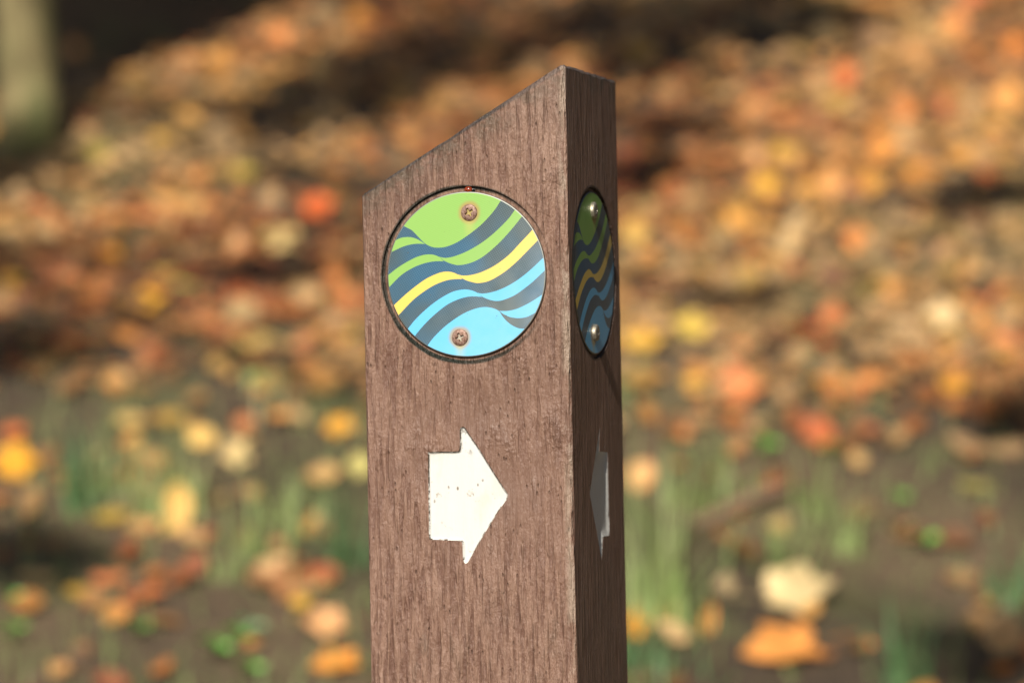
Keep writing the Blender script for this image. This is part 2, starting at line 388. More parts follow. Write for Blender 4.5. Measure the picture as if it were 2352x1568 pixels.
def screw_mesh(mat, ang):
    V = [(0, -.0006 + .0009, 0)]; F = []; MI = []; rings = 22; n = 72; Rr = .0042
    def h(x, z):
        r = math.hypot(x, z) / Rr; y = .0010 * math.sqrt(max(0, 1 - r ** 3.2)) 
        c, s = math.cos(ang), math.sin(ang); a, b = x * c + z * s, -x * s + z * c
        a, b = abs(a) * 1000, abs(b) * 1000
        d = max(0, min(1, (.62 - min(a, b)) / .25)) * max(0, min(1, (2.3 - max(a, b)) / .5))
        d = max(d, max(0, min(1, (1.15 - math.hypot(a, b)) / .3)))
        return y - .0011 * d
    V = [(0, -h(0, 0), 0)]
    for j in range(1, rings + 1):
        for k in range(n):
            r = Rr * j / rings; a = 2 * math.pi * k / n; x, z = r * math.cos(a), r * math.sin(a); V.append((x, -h(x, z), z))
    for k in range(n): F.append((0, 1 + k, 1 + (k + 1) % n)); MI.append(1)
    for j in range(rings - 1):
        for k in range(n):
            a = 1 + j * n; F.append((a + k, a + n + k, a + n + (k + 1) % n, a + (k + 1) % n)); MI.append(1 if j < 4 else 0)
    me = mesh('screw', V, F, [mat, SLOT], False, MI)
    bm = bmesh.new(); bm.from_mesh(me)
    if sum((f.normal.y for f in bm.faces)) > 0: bmesh.ops.reverse_faces(bm, faces=bm.faces)
    bm.to_mesh(me); bm.free(); return me
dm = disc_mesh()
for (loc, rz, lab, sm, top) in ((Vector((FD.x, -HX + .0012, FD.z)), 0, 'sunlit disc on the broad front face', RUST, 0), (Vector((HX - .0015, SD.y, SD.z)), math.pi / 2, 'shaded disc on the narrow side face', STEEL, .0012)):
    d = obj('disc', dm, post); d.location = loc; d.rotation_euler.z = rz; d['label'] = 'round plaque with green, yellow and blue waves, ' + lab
    for i, (a, b) in enumerate(SCREWS):
        s = obj('screw', screw_mesh(sm, .5 if i == 0 else .35), d); s.location = (a * .001 - (.003 if top and not i else 0) + (.002 if top and i else 0), -.0013 - top, b * .001 + (.001 if top else 0))
        if top:                                        # the side screws stand proud on their collars
            bm = bmesh.new(); bm.from_mesh(s.data)
            rim = [e for e in bm.edges if len(e.link_faces) == 1]
            g = bmesh.ops.extrude_edge_only(bm, edges=rim)['geom']
            for v in g:
                if isinstance(v, bmesh.types.BMVert): v.co.y += top
            bm.to_mesh(s.data); bm.free()

# ---- carved white arrows: a painted pan with rounded walls
def white_mat():
    m = Mat('white_arrow_paint'); x, y, z = m.xyz()
    st = m.noise(300, 1, 1, .12, detail=3); dirt = m.noise(140, detail=6, rough=.75, off=6)
    c = m.mix((.64, .635, .60), (.71, .705, .68), st)
    c = m.mix(c, (.30, .24, .16), dirt.smooth(.61, .70) * .8)
    top = z.smooth(ZC - .0900, ZC - .0855) * m.noise(260, detail=5, rough=.7, off=2).smooth(.5, .62)
    c = m.mix(c, (.10, .08, .06), top * .6)
    sp, _ = m.vor(230, 1, 1, .6); c = m.mix(c, (.16, .12, .08), sp.smooth(.17, .07) * m.noise(80, off=14).smooth(.50, .60) * .95)
    c = m.mix(c, (.62, .58, .50), m.noise(55, 1, 1, .5, detail=5, rough=.7, off=19).smooth(.5, .7) * .6)
    m.color(c); m.set(Roughness=.34); m.bump(st * .7 + dirt * .5, .0004, .7); return m.m
WHITE = white_mat()
gm = Mat('grimy_arrow_edge'); gx, gy, gz = gm.xyz(); gn = gm.noise(190, detail=5, rough=.75, off=3)
gm.color(gm.mix((.70, .69, .64), (.075, .055, .038), (gn + gz.smooth(ZC - .15, ZC - .085) * .12).smooth(.50, .62))); gm.set(Roughness=.7); GRIME = gm.m
def offset(P, d):
    out = []; n = len(P)
    for i in range(n):
        a, b, c = Vector(P[i - 1]), Vector(P[i]), Vector(P[(i + 1) % n])
        n1 = Vector((-(b - a).y, (b - a).x)).normalized(); n2 = Vector((-(c - b).y, (c - b).x)).normalized()
        q = n1 + n2
        q = q.normalized() / max(.6, q.normalized().dot(n1)) if q.length > 1e-3 else n1
        out.append(tuple(b + q * d))
    return out
def arrow_part(P, mapf, depth, steps, lab):
    V = []; F = []; n = len(P)
    outer = offset(P, .02)
    rows = [outer] + [offset(P, s[0]) for s in steps]; ds = [-.00008] + [s[1] for s in steps]
    for row, d in zip(rows, ds): V += [mapf(a, b, d) for a, b in row]
    for j in range(len(rows) - 1):
        for k in range(n): F.append((j * n + k, j * n + (k + 1) % n, (j + 1) * n + (k + 1) % n, (j + 1) * n + k))
    walls = n
    ov, oe, of, *_ = delaunay_2d_cdt([Vector(p) for p in rows[-1]], [(k, (k + 1) % n) for k in range(n)], [], 1, 1e-5, False)
    b2 = len(V)
    V += [mapf(v.x, v.y, ds[-1]) for v in ov]
    F += [tuple(b2 + i for i in f) for f in of]
    me = mesh('arrow', V, F, [WHITE, GRIME], False, [1] * walls + [0] * (len(F) - walls)); bm = bmesh.new(); bm.from_mesh(me); bmesh.ops.remove_doubles(bm, verts=bm.verts, dist=1e-6)
    bmesh.ops.recalc_face_normals(bm, faces=bm.faces)
    bm.to_mesh(me); bm.free()
    o = obj('arrow', me, post); o['label'] = lab; return o
arrow_part(FA, fmap_edge, .0012, [(.60, .0006), (1.1, .0010)], 'white carved arrow pointing right on the sunlit front face')
def side_pan():
    # floor ramps up towards the far edge, so that the far part faces the front and catches the sun
    P = SA; n = len(P); ymax = 70.6
    vs = [Vector(p) for p in P]; es = [(k, (k + 1) % n) for k in range(n)]
    x0 = 30.0
    for gx in [30 + 1.5 * i for i in range(28)]:
        for gz in [-146 + 3 * j for j in range(26)]: vs.append(Vector((gx + .01, gz + .01)))
    ov, oe, of, *_ = delaunay_2d_cdt(vs, es, [], 1, 1e-4, False)
    def dist(p, left):
        best = 99
        for i in range(n):
            a, b = Vector(P[i]), Vector(P[(i + 1) % n]); e = b - a
            if e.length < 1e-6: continue
            if left and (b.y - a.y) < 0: continue            # keep the edges on the far side only
            t = max(0, min(1, (p - a).dot(e) / e.length_squared)); best = min(best, (p - a - e * t).length)
        return best
    def dep(v): return min(.00005 + .00036 * dist(v, True), .00100 + .00002 * dist(v, True), .00010 + .0009 * dist(v, False))
    V = [smap_edge(v.x, v.y, dep(v)) for v in ov]
    me = mesh('arrow', V, [tuple(f) for f in of], [WHITE]); 
    bm = bmesh.new(); bm.from_mesh(me)
    for v in [v for v in bm.verts if not v.link_faces]: bm.verts.remove(v)
    if sum(f.normal.x for f in bm.faces) < 0: bmesh.ops.reverse_faces(bm, faces=bm.faces)
    for f in bm.faces: f.smooth = True
    bm.to_mesh(me); bm.free()
    o = obj('arrow', me, post); o['label'] = 'white carved arrow pointing left on the shaded side face'
side_pan()

# ---- ladybird in the groove over the front disc
def ladybird():
    L = post.matrix_world if False else Matrix.Translation((centre.x, centre.y, GZ - .02)) @ Matrix.Rotation(-YAW, 4, 'Z')
    p = L @ Vector((FD.x + BUG[0] * .001, -HX + .0010, FD.z + (BUG[1]) * .001 + .0003))
    o = empty('ladybird', p, -YAW); tag(o, 'small red brown ladybird with black spots in the groove above the front disc', 'ladybird')
    sh = Mat('red_wing_case'); x, y, z = sh.xyz()
    c = (.26, .04, .012); cc = c
    for (a, b) in ((-.0006, .0009), (.0006, .0008), (-.0009, -.0007), (.0004, -.0009), (-.0001, .0002)):
        dx, dz = x - a, z - b; cc = sh.mix(cc, (.01, .008, .008), ((dx * dx + dz * dz).sqrt()).lt(.00028))
    sh.color(cc); sh.set(Roughness=.18, Coat_Weight=.6, Coat_Roughness=.08)
    bk = Mat('beetle_black'); bk.color((.012, .011, .010)); bk.set(Roughness=.3)
    def dome(cx, rx, ry, rz, mat, name, par, full=False):
        bm = bmesh.new(); bmesh.ops.create_uvsphere(bm, u_segments=28, v_segments=18, radius=1)
        for v in bm.verts:
            if v.co.y > 0 and not full: v.co.y *= .25
            v.co = Vector((v.co.x * rx + cx, v.co.y * ry, v.co.z * rz))
        for f in bm.faces: f.smooth = True
        me = bpy.data.meshes.new(name); bm.to_mesh(me); bm.free(); me.materials.append(mat); return obj(name, me, par)
    bm = bmesh.new()
    for (cx, r1, r2, r3) in ((-.0001, .0019, .0011, .00145), (.0019, .00085, .0008, .0010), (.0026, .0005, .00055, .0006)):
        g = bmesh.ops.create_uvsphere(bm, u_segments=20, v_segments=14, radius=1)['verts']
        for v in g: v.co = Vector((v.co.x * r1 + cx, v.co.y * r2, v.co.z * r3))
    for i in range(3):
        for s in (-1, 1):
            a = Vector((-.0008 + i * .0009, 0, s * .0011)); b = a + Vector((-.0004 + i * .0005, .0001, s * .0009)); c2 = b + Vector((-.0002 + i * .0003, .0009, s * .0004))
            for p0, p1 in ((a, b), (b, c2)):
                d = p1 - p0; M = Matrix.Translation((p0 + p1) / 2) @ d.to_track_quat('Z', 'Y').to_matrix().to_4x4()
                bmesh.ops.create_cone(bm, segments=6, radius1=.00012, radius2=.00009, depth=d.length, matrix=M)
    me = bpy.data.meshes.new('body'); bm.to_mesh(me); bm.free(); me.materials.append(bk.m); obj('body', me, o)
    dome(-.0004, .0021, .0016, .00168, sh.m, 'wing_cases', o)
    o.rotation_euler.y = R(3)
ladybird()

# ------------------------------------------------------------------ leaves
def leaf_mesh(kind, seed, n=26, rings=2):
    r_ = random.Random(seed); V = [(0, 0, 0)]; F = []
    a1, a2, a3 = r_.uniform(.05, .25), r_.uniform(-.2, .2), r_.uniform(0, 6.28)
    fold = r_.uniform(.05, .32)
    def rad(t):
        if kind == 'm':
            k = .58 + .30 * abs(math.cos(2.5 * t)) ** 1.6 + .05 * math.cos(15 * t) + .04 * r_.uniform(-1, 1)
            return k * (.8 if math.cos(t) < -.6 else 1)
        if kind == 'o': return 1 / math.sqrt((math.cos(t)) ** 2 + (math.sin(t) / .55) ** 2) * (1 + .03 * r_.uniform(-1, 1)) * (1.0 if math.cos(t) < .85 else 1.08)
        return (.85 + .06 * math.cos(3 * t + a3)) * (1 + .04 * r_.uniform(-1, 1))
    rr = [rad(2 * math.pi * k / n) for k in range(n)]
    for j in range(1, rings + 1):
        for k in range(n):
            t = 2 * math.pi * k / n; q = rr[k] * j / rings; x, y = .5 * q * math.cos(t), .5 * q * math.sin(t)
            z = a1 * (x * x) * 1.6 + a2 * y * y * 2 + fold * abs(y) * .5 + .05 * math.sin(3 * t + a3) * q
            V.append((x, y, z))
    for k in range(n): F.append((0, 1 + k, 1 + (k + 1) % n))
    for j in range(rings - 1):
        for k in range(n):
            a = 1 + j * n; F.append((a + k, a + n + k, a + n + (k + 1) % n, a + (k + 1) % n))
    # stalk
    b = len(V); V += [(-.42, -.008, .02), (-.42, .008, .02), (-.72, .012, .05), (-.72, 0, .05)]; F.append((b, b + 1, b + 2, b + 3))
    return V, F
def leaf_mat(name, attr):
    m = Mat(name)
    if attr:
        a = m.nt.nodes.new('ShaderNodeAttribute'); a.attribute_name = 'leaf_colour'; src = a.outputs['Color']
        n = m.noise(60, detail=3)
    else:
        a = m.nt.nodes.new('ShaderNodeObjectInfo'); src = a.outputs['Color']; n = m.noise(4, detail=5, rough=.65, off=1)
    c = m.mul(src, n * 1.3 + .35)
    m.color(c); m.set(Roughness=.62)
    tr = m.nt.nodes.new('ShaderNodeBsdfTranslucent'); m.nt.links.new(c, tr.inputs[0])
    mx = m.nt.nodes.new('ShaderNodeMixShader'); mx.inputs[0].default_value = .18
    out = [q for q in m.nt.nodes if q.type == 'OUTPUT_MATERIAL'][0]
    m.nt.links.new(m.b.outputs[0], mx.inputs[1]); m.nt.links.new(tr.outputs[0], mx.inputs[2]); m.nt.links.new(mx.outputs[0], out.inputs[0])
    return m.m
LM = leaf_mat('dead_leaf', False); LMA = leaf_mat('leaf_litter', True)
PROTO = {k: [mesh('fallen_leaf', *leaf_mesh(k, 10 * i + ord(k)), [LM], True) for i in range(4)] for k in 'omr'}
LEAVES = [
    (-0.3468, 5.5654, 0.053, 0.0464, 'E0823F', 'm', 'orange lobed leaf close left of the post, just above the post peak'),
    (-0.4265, 5.4295, 0.0452, 0.0517, 'D08A3A', 'm', 'tawny lobed leaf midway left of the post, by the post peak'),
    (-0.4761, 5.4423, 0.0389, 0.0292, 'B8641E', 'o', 'tawny oval leaf midway left of the post, by the post peak'),
    (-0.227, 5.6524, 0.0471, 0.0404, 'D08A30', 'm', 'tawny lobed leaf close left of the post, along the top edge'),
    (-0.2326, 5.5279, 0.0395, 0.0263, 'B87028', 'o', 'tawny oval leaf close left of the post, just above the post peak'),
    (-0.2768, 5.4111, 0.0387, 0.029, 'BE9A66', 'r', 'tawny round leaf close left of the post, by the post peak'),
    (-0.3244, 5.7121, 0.0408, 0.0272, 'C88A52', 'o', 'tawny oval leaf close left of the post, along the top edge'),
    (-0.2888, 5.7536, 0.0479, 0.0205, 'C05A30', 'o', 'rusty orange oval leaf close left of the post, along the top edge'),
    (-0.3697, 5.6718, 0.0405, 0.0338, 'B47C4C', 'r', 'tawny round leaf close left of the post, along the top edge'),
    (-0.6055, 5.6969, 0.0339, 0.0475, 'B88050', 'o', 'tawny oval leaf on the far left, along the top edge'),
    (-0.5379, 5.2104, 0.0372, 0.031, 'CE7644', 'm', 'rusty orange lobed leaf on the far left, by the upper slope of the post top'),
    (-0.6046, 5.1962, 0.0371, 0.0309, '8A4826', 'o', 'dark brown oval leaf on the far left, by the upper slope of the post top'),
    (-0.4474, 5.1661, 0.0308, 0.0246, 'A08258', 'r', 'brown round leaf midway left of the post, by the upper slope of the post top'),
    (-0.5664, 5.0683, 0.0362, 0.0302, 'A08C3A', 'o', 'ochre oval leaf on the far left, by the lower slope of the post top'),
    (-0.3656, 5.0018, 0.0387, 0.0298, 'A88E36', 'm', 'ochre lobed leaf midway left of the post, by the lower slope of the post top'),
    (-0.6093, 4.9703, 0.0296, 0.0237, 'AE6E48', 'o', 'brown oval leaf on the far left, by the lower slope of the post top'),
    (-0.4377, 4.8997, 0.0817, 0.0262, 'D8A066', 'o', "orange oval leaf midway left of the post, by the disc's upper screw"),
    (-0.2586, 4.8776, 0.0552, 0.029, 'E0602C', 'm', "vivid red orange lobed leaf close left of the post, by the disc's upper screw"),
    (-0.5034, 4.8557, 0.0694, 0.026, 'CC7A4C', 'o', "rusty orange oval leaf on the far left, by the disc's upper screw"),
    (-0.3925, 4.8034, 0.0286, 0.0286, 'BC8058', 'r', "tawny round leaf midway left of the post, by the disc's green waves"),
    (-0.321, 4.9015, 0.0263, 0.0292, 'B4906A', 'r', "greyish tan round leaf close left of the post, by the disc's upper screw"),
    (-0.3552, 4.8015, 0.0343, 0.02, 'A85028', 'o', "rust brown oval leaf midway left of the post, by the disc's green waves"),
    (-0.6067, 4.7763, 0.0313, 0.0284, 'C8A070', 'r', "tawny round leaf at the photo's left edge, by the disc's green waves"),
    (-0.5626, 4.7892, 0.0342, 0.0228, 'C8A060', 'o', "ochre oval leaf on the far left, by the disc's green waves"),
    (-0.5211, 4.7196, 0.0506, 0.0253, 'DC8E28', 'm', "orange lobed leaf on the far left, by the disc's green waves"),
    (-0.406, 4.7211, 0.0337, 0.0253, 'B89068', 'o', "tawny oval leaf midway left of the post, by the disc's green waves"),
    (-0.3552, 4.7185, 0.0337, 0.0421, 'D8A070', 'o', "orange oval leaf midway left of the post, by the disc's green waves"),
    (-0.2949, 4.7453, 0.0678, 0.0367, 'DCB880', 'm', "pale tan lobed leaf close left of the post, by the disc's green waves"),
    (-0.2196, 4.7013, 0.056, 0.0252, 'D8A878', 'o', "orange oval leaf close left of the post, by the disc's green waves"),
    (-0.4625, 4.5454, 0.0703, 0.0325, 'F4AC34', 'm', "bright yellow lobed leaf on the far left, by the disc's lower screw"),
    (-0.4406, 4.6355, 0.0359, 0.0248, 'C8A048', 'o', "ochre oval leaf midway left of the post, by the disc's yellow wave"),
    (-0.4098, 4.5957, 0.0274, 0.0191, '7E9A40', 'o', "pale green oval leaf midway left of the post, by the disc's yellow wave"),
    (-0.3403, 4.581, 0.0491, 0.0327, 'D87044', 'm', "rusty orange lobed leaf midway left of the post, by the disc's yellow wave"),
    (-0.2206, 4.5891, 0.0355, 0.0355, 'F09450', 'm', "bright orange lobed leaf close left of the post, by the disc's yellow wave"),
    (-0.196, 4.5119, 0.0295, 0.0269, 'D07840', 'o', "tawny oval leaf close left of the post, by the disc's lower screw"),
    (-0.6268, 4.6022, 0.0301, 0.0274, 'CC9428', 'r', "ochre round leaf at the photo's left edge, by the disc's yellow wave"),
    (-0.3926, 4.485, 0.0534, 0.024, 'C07A48', 'o', "tawny oval leaf midway left of the post, by the disc's lower screw"),
    (-0.6505, 4.7635, 0.0284, 0.0312, 'C09C70', 'r', "pale tan round leaf at the photo's left edge, by the disc's green waves"),
    (-0.2722, 4.6342, 0.0359, 0.0248, 'B88E60', 'o', "tawny oval leaf close left of the post, by the disc's yellow wave"),
    (-0.5966, 4.8606, 0.0405, 0.0203, 'C87C4C', 'o', "tawny oval leaf on the far left, by the disc's upper screw"),
    (-0.5625, 4.1053, 0.0611, 0.0513, 'FFB020', 'm', "bright yellow lobed leaf at the photo's left edge, by the arrow's point"),
    (-0.201, 4.1692, 0.0397, 0.0308, 'ECA436', 'm', "bright yellow lobed leaf close left of the post, by the arrow's upper wing"),
    (-0.4406, 4.2093, 0.0326, 0.0251, 'C09C60', 'o', 'ochre oval leaf on the far left, by the bare wood under the disc'),
    (-0.3546, 4.1472, 0.0247, 0.0296, 'E4B464', 'o', "golden oval leaf midway left of the post, by the arrow's upper wing"),
    (-0.3104, 4.0998, 0.0366, 0.0415, 'DCB884', 'm', "pale tan lobed leaf midway left of the post, by the arrow's point"),
    (-0.3666, 3.9559, 0.0283, 0.0659, 'E8B468', 'o', "bright orange oval leaf midway left of the post, by the arrow's lower wing"),
    (-0.438, 3.9642, 0.0378, 0.0212, 'A8883A', 'o', "ochre oval leaf on the far left, by the arrow's lower wing"),
    (-0.4005, 3.9417, 0.0352, 0.0235, 'C08858', 'o', "tawny oval leaf midway left of the post, by the arrow's lower wing"),
    (-0.3088, 4.1857, 0.0249, 0.0249, 'B4683A', 'r', "tawny round leaf midway left of the post, by the arrow's upper wing"),
    (-0.3508, 4.3517, 0.0233, 0.0207, 'B88E50', 'r', 'tawny round leaf midway left of the post, just below the disc'),
    (-0.2988, 4.3055, 0.0308, 0.0231, 'A4B068', 'o', 'pale green oval leaf midway left of the post, by the bare wood under the disc'),
    (-0.1726, 4.0658, 0.0315, 0.0411, 'C4B470', 'm', "ochre lobed leaf close left of the post, by the arrow's point"),
    (-0.4252, 3.817, 0.0318, 0.0204, 'C46E44', 'o', 'rusty orange oval leaf on the far left, just below the arrow'),
    (-0.3874, 3.7768, 0.054, 0.0202, 'C46C40', 'm', 'rusty orange lobed leaf on the far left, just below the arrow'),
    (-0.3778, 3.8199, 0.0227, 0.0182, 'B88E68', 'r', 'tawny round leaf midway left of the post, just below the arrow'),
    (-0.4488, 3.7841, 0.0315, 0.0203, 'B88C30', 'o', 'ochre oval leaf on the far left, just below the arrow'),
    (-0.2528, 3.8196, 0.0341, 0.025, 'C89A70', 'o', 'tawny oval leaf close left of the post, just below the arrow'),
    (-0.2345, 3.7753, 0.0584, 0.0382, '9C6844', 'm', 'brown lobed leaf close left of the post, just below the arrow'),
    (-0.1902, 3.6848, 0.0526, 0.0351, 'E8A878', 'm', 'bright orange lobed leaf close left of the post, well below the arrow'),
    (-0.1763, 3.6108, 0.0559, 0.0236, 'FFA244', 'm', 'bright orange lobed leaf close left of the post, along the bottom edge'),
    (-0.3364, 3.8428, 0.0252, 0.0252, '944E34', 'r', 'dark brown round leaf midway left of the post, just below the arrow'),
    (-0.4911, 3.8943, 0.0278, 0.0185, '8C6440', 'o', "brown oval leaf at the photo's left edge, by the arrow's lower wing"),
    (-0.3077, 4.4072, 0.0577, 0.0236, 'B89A5C', 'o', 'ochre oval leaf midway left of the post, just below the disc'),
    (-0.2521, 4.3981, 0.0288, 0.0209, 'B46A44', 'o', 'rust brown oval leaf close left of the post, just below the disc'),
    (-0.2023, 4.3957, 0.0419, 0.0209, 'B8A450', 'm', 'ochre lobed leaf close left of the post, just below the disc'),
    (-0.5433, 4.4249, 0.029, 0.0211, '904E28', 'o', 'dark brown oval leaf on the far left, just below the disc'),
    (-0.5931, 4.3821, 0.0365, 0.0183, '98542A', 'o', "brown oval leaf at the photo's left edge, just below the disc"),
    (0.3566, 5.2054, 0.0403, 0.0434, 'FFA058', 'm', 'bright orange lobed leaf midway right of post, by upper slope of post top'),
    (0.3049, 5.1278, 0.061, 0.0366, 'E89C58', 'o', 'bright orange oval leaf midway right of post, by upper slope of post top'),
    (0.3439, 4.8824, 0.0523, 0.0436, 'FFBE34', 'm', "bright yellow lobed leaf midway right of the post, by the disc's upper screw"),
    (0.3808, 5.0117, 0.0388, 0.0328, 'ECB24C', 'o', 'bright yellow oval leaf midway right of post, by lower slope of post top'),
    (0.5201, 5.0295, 0.0569, 0.0419, 'FFA44C', 'm', 'bright orange lobed leaf well right of post, by lower slope of post top'),
    (0.5588, 4.9521, 0.0501, 0.0295, 'E8942E', 'o', 'bright orange oval leaf well right of post, by lower slope of post top'),
    (0.4286, 4.8859, 0.0378, 0.0553, 'E8A05C', 'o', "bright orange oval leaf well right of the post, by the disc's upper screw"),
    (0.3975, 4.8636, 0.0318, 0.0376, 'E09A40', 'r', "orange round leaf midway right of the post, by the disc's upper screw"),
    (0.2986, 4.7753, 0.0568, 0.0341, 'F0A650', 'm', "bright orange lobed leaf midway right of the post, by the disc's upper screw"),
    (0.332, 4.9975, 0.0327, 0.0297, 'DC9E68', 'r', 'orange round leaf midway right of the post, by the lower slope of the post top'),
    (0.4948, 5.3469, 0.0318, 0.0573, 'F07838', 'm', 'vivid red orange lobed leaf well right of the post, by the post peak'),
    (0.5662, 5.1936, 0.0402, 0.0402, 'F4924A', 'm', 'bright orange lobed leaf well right of post, by upper slope of post top'),
    (0.7144, 5.2126, 0.0745, 0.0496, 'E09850', 'm', "orange lobed leaf at the photo's right edge, by the upper slope of the post top"),
    (0.6857, 5.5655, 0.0364, 0.0364, 'F09048', 'r', "bright orange round leaf at the photo's right edge, just above the post peak"),
    (0.7568, 5.4391, 0.0389, 0.0421, 'FF9020', 'm', "bright orange lobed leaf at the photo's right edge, by the post peak"),
    (0.7262, 5.6691, 0.0304, 0.0337, 'D0683A', 'o', "rusty orange oval leaf at the photo's right edge, along the top edge"),
    (0.4488, 4.7147, 0.0365, 0.0421, 'FF9A4C', 'm', "bright orange lobed leaf well right of the post, by the disc's green waves"),
    (0.3615, 4.7117, 0.0309, 0.0449, 'D8B080', 'o', "pale tan oval leaf midway right of the post, by the disc's green waves"),
    (0.4882, 4.8988, 0.0321, 0.0292, 'D89438', 'r', "orange round leaf well right of the post, by the disc's upper screw"),
    (0.5262, 4.4606, 0.0504, 0.0504, 'F0C898', 'm', "pale tan lobed leaf at the photo's right edge, by the disc's lower screw"),
    (0.5745, 4.445, 0.0344, 0.0291, 'E89448', 'm', "bright orange lobed leaf at the photo's right edge, by the disc's lower screw"),
    (0.2191, 4.4317, 0.058, 0.0264, 'F4C85C', 'm', "bright yellow lobed leaf close right of the post, by the disc's lower screw"),
    (0.2887, 4.6349, 0.0497, 0.0248, 'A8442A', 'm', "rust brown lobed leaf midway right of the post, by the disc's yellow wave"),
    (0.3499, 4.4188, 0.0684, 0.0263, 'A84C34', 'm', "rust brown lobed leaf midway right of the post, by the disc's lower screw"),
    (0.5833, 4.5285, 0.0485, 0.0243, 'CC6038', 'o', "rusty orange oval leaf at the photo's right edge, by the disc's yellow wave"),
    (0.6433, 4.923, 0.0381, 0.0264, 'CC6036', 'm', "rusty orange lobed leaf at photo's right edge, by lower slope of post top"),
    (0.1754, 4.8203, 0.043, 0.0287, 'D0AE74', 'o', "golden oval leaf close right of the post, by the disc's upper screw"),
    (0.2331, 4.8251, 0.0316, 0.0316, 'DCB07C', 'r', "orange round leaf close right of the post, by the disc's upper screw"),
    (0.1601, 4.7295, 0.0366, 0.0366, 'E4B058', 'm', "golden lobed leaf close right of the post, by the disc's green waves"),
    (0.2704, 4.8703, 0.029, 0.0203, 'BC5438', 'o', "rust brown oval leaf midway right of the post, by the disc's upper screw"),
    (0.2802, 4.4753, 0.0479, 0.0266, 'D09C6C', 'o', "tawny oval leaf midway right of the post, by the disc's lower screw"),
    (0.4691, 4.4262, 0.0343, 0.029, 'C8A07A', 'r', "pale tan round leaf well right of the post, by the disc's lower screw"),
    (0.5768, 5.7001, 0.0679, 0.0238, 'C8864A', 'o', 'tawny oval leaf well right of the post, along the top edge'),
    (0.3122, 5.5986, 0.04, 0.0267, '804626', 'o', 'dark brown oval leaf midway right of the post, just above the post peak'),
    (0.3878, 5.3244, 0.0412, 0.0285, '9C4A2A', 'o', 'dark brown oval leaf midway right of the post, by the post peak'),
    (0.4546, 5.2922, 0.0347, 0.0347, 'BC8C58', 'r', 'tawny round leaf well right of the post, by the upper slope of the post top'),
    (0.229, 5.2585, 0.0344, 0.0344, 'A07A50', 'r', 'brown round leaf close right of the post, by the upper slope of the post top'),
    (0.6207, 5.2087, 0.0279, 0.0341, 'AC4C30', 'o', "rust brown oval leaf at photo's right edge, by upper slope of post top"),
    (0.6495, 5.5677, 0.0365, 0.0298, 'BC9460', 'o', "tawny oval leaf at the photo's right edge, just above the post peak"),
    (0.544, 5.5122, 0.0427, 0.0328, '9A6A50', 'o', 'dark brown oval leaf well right of the post, just above the post peak'),
    (0.1646, 4.9816, 0.0356, 0.0474, '8A3C26', 'o', 'dark brown oval leaf close right of post, by lower slope of post top'),
    (0.1892, 4.5758, 0.0599, 0.0245, 'C4704E', 'm', "rusty orange lobed leaf close right of the post, by the disc's yellow wave"),
    (0.6192, 4.9987, 0.0387, 0.0268, 'D08C3C', 'r', "tawny round leaf at the photo's right edge, by the lower slope of the post top"),
    (0.1535, 4.3788, 0.0626, 0.0287, 'F4B850', 'm', 'bright yellow lobed leaf close right of the post, just below the disc'),
    (0.2581, 4.2406, 0.0682, 0.053, 'D88050', 'm', 'rusty orange lobed leaf midway right of the post, by the bare wood under the disc'),
    (0.3672, 4.2684, 0.033, 0.0229, 'E08C2C', 'o', 'left of two: orange oval leaf well right of post, by bare wood under disc'),
    (0.4072, 4.2666, 0.0635, 0.0279, 'E08C50', 'o', 'right of two: orange oval leaf well right of post, by bare wood under disc'),
    (0.5081, 4.2376, 0.0404, 0.0277, 'E89C2C', 'm', "bright orange lobed leaf at the photo's right edge, by the bare wood under the disc"),
    (0.1382, 4.0248, 0.0359, 0.0431, 'FFBC7C', 'r', "bright orange round leaf close right of the post, by the arrow's point"),
    (0.5266, 4.0795, 0.0777, 0.0291, 'B08A68', 'o', "greyish tan oval leaf at the photo's right edge, by the arrow's upper wing"),
    (0.502, 3.9873, 0.0309, 0.019, '988850', 'o', "olive oval leaf at the photo's right edge, by the arrow's point"),
    (0.2823, 3.7522, 0.0871, 0.0581, 'E4C496', 'm', 'pale tan lobed leaf midway right of the post, just below the arrow'),
    (0.269, 3.6465, 0.0912, 0.0521, 'FFA454', 'm', 'bright orange lobed leaf midway right of the post, well below the arrow'),
    (0.1926, 3.7015, 0.0286, 0.0353, 'FC9A44', 'o', 'bright orange oval leaf midway right of the post, well below the arrow'),
    (0.1552, 3.703, 0.0287, 0.0287, 'E0AE5C', 'r', 'golden round leaf close right of the post, well below the arrow'),
    (0.119, 3.6797, 0.0285, 0.0372, 'FCA420', 'm', 'bright yellow lobed leaf close right of the post, well below the arrow'),
    (0.4835, 3.6424, 0.0325, 0.065, 'D4A678', 'm', "orange lobed leaf at the photo's right edge, well below the arrow"),
    (0.4725, 3.5835, 0.0299, 0.0149, 'E08028', 'o', "orange oval leaf at the photo's right edge, along the bottom edge"),
    (0.3817, 4.0635, 0.0218, 0.0194, 'C89C68', 'r', "tawny round leaf well right of the post, by the arrow's point"),
    (0.2828, 3.9177, 0.0233, 0.021, 'A88E58', 'r', "ochre round leaf midway right of the post, by the arrow's lower wing"),
    (0.2154, 3.7808, 0.0225, 0.0203, 'A48A68', 'r', 'greyish tan round leaf midway right of the post, just below the arrow'),
    (0.4611, 3.7881, 0.0338, 0.0225, '9C7250', 'o', "brown oval leaf at the photo's right edge, just below the arrow"),
    (0.3603, 4.3883, 0.0444, 0.0209, 'BC5030', 'o', 'rust brown oval leaf midway right of the post, just below the disc'),
    (0.3191, 4.2402, 0.0303, 0.0227, 'A88260', 'r', 'brown round leaf midway right of the post, by the bare wood under the disc'),
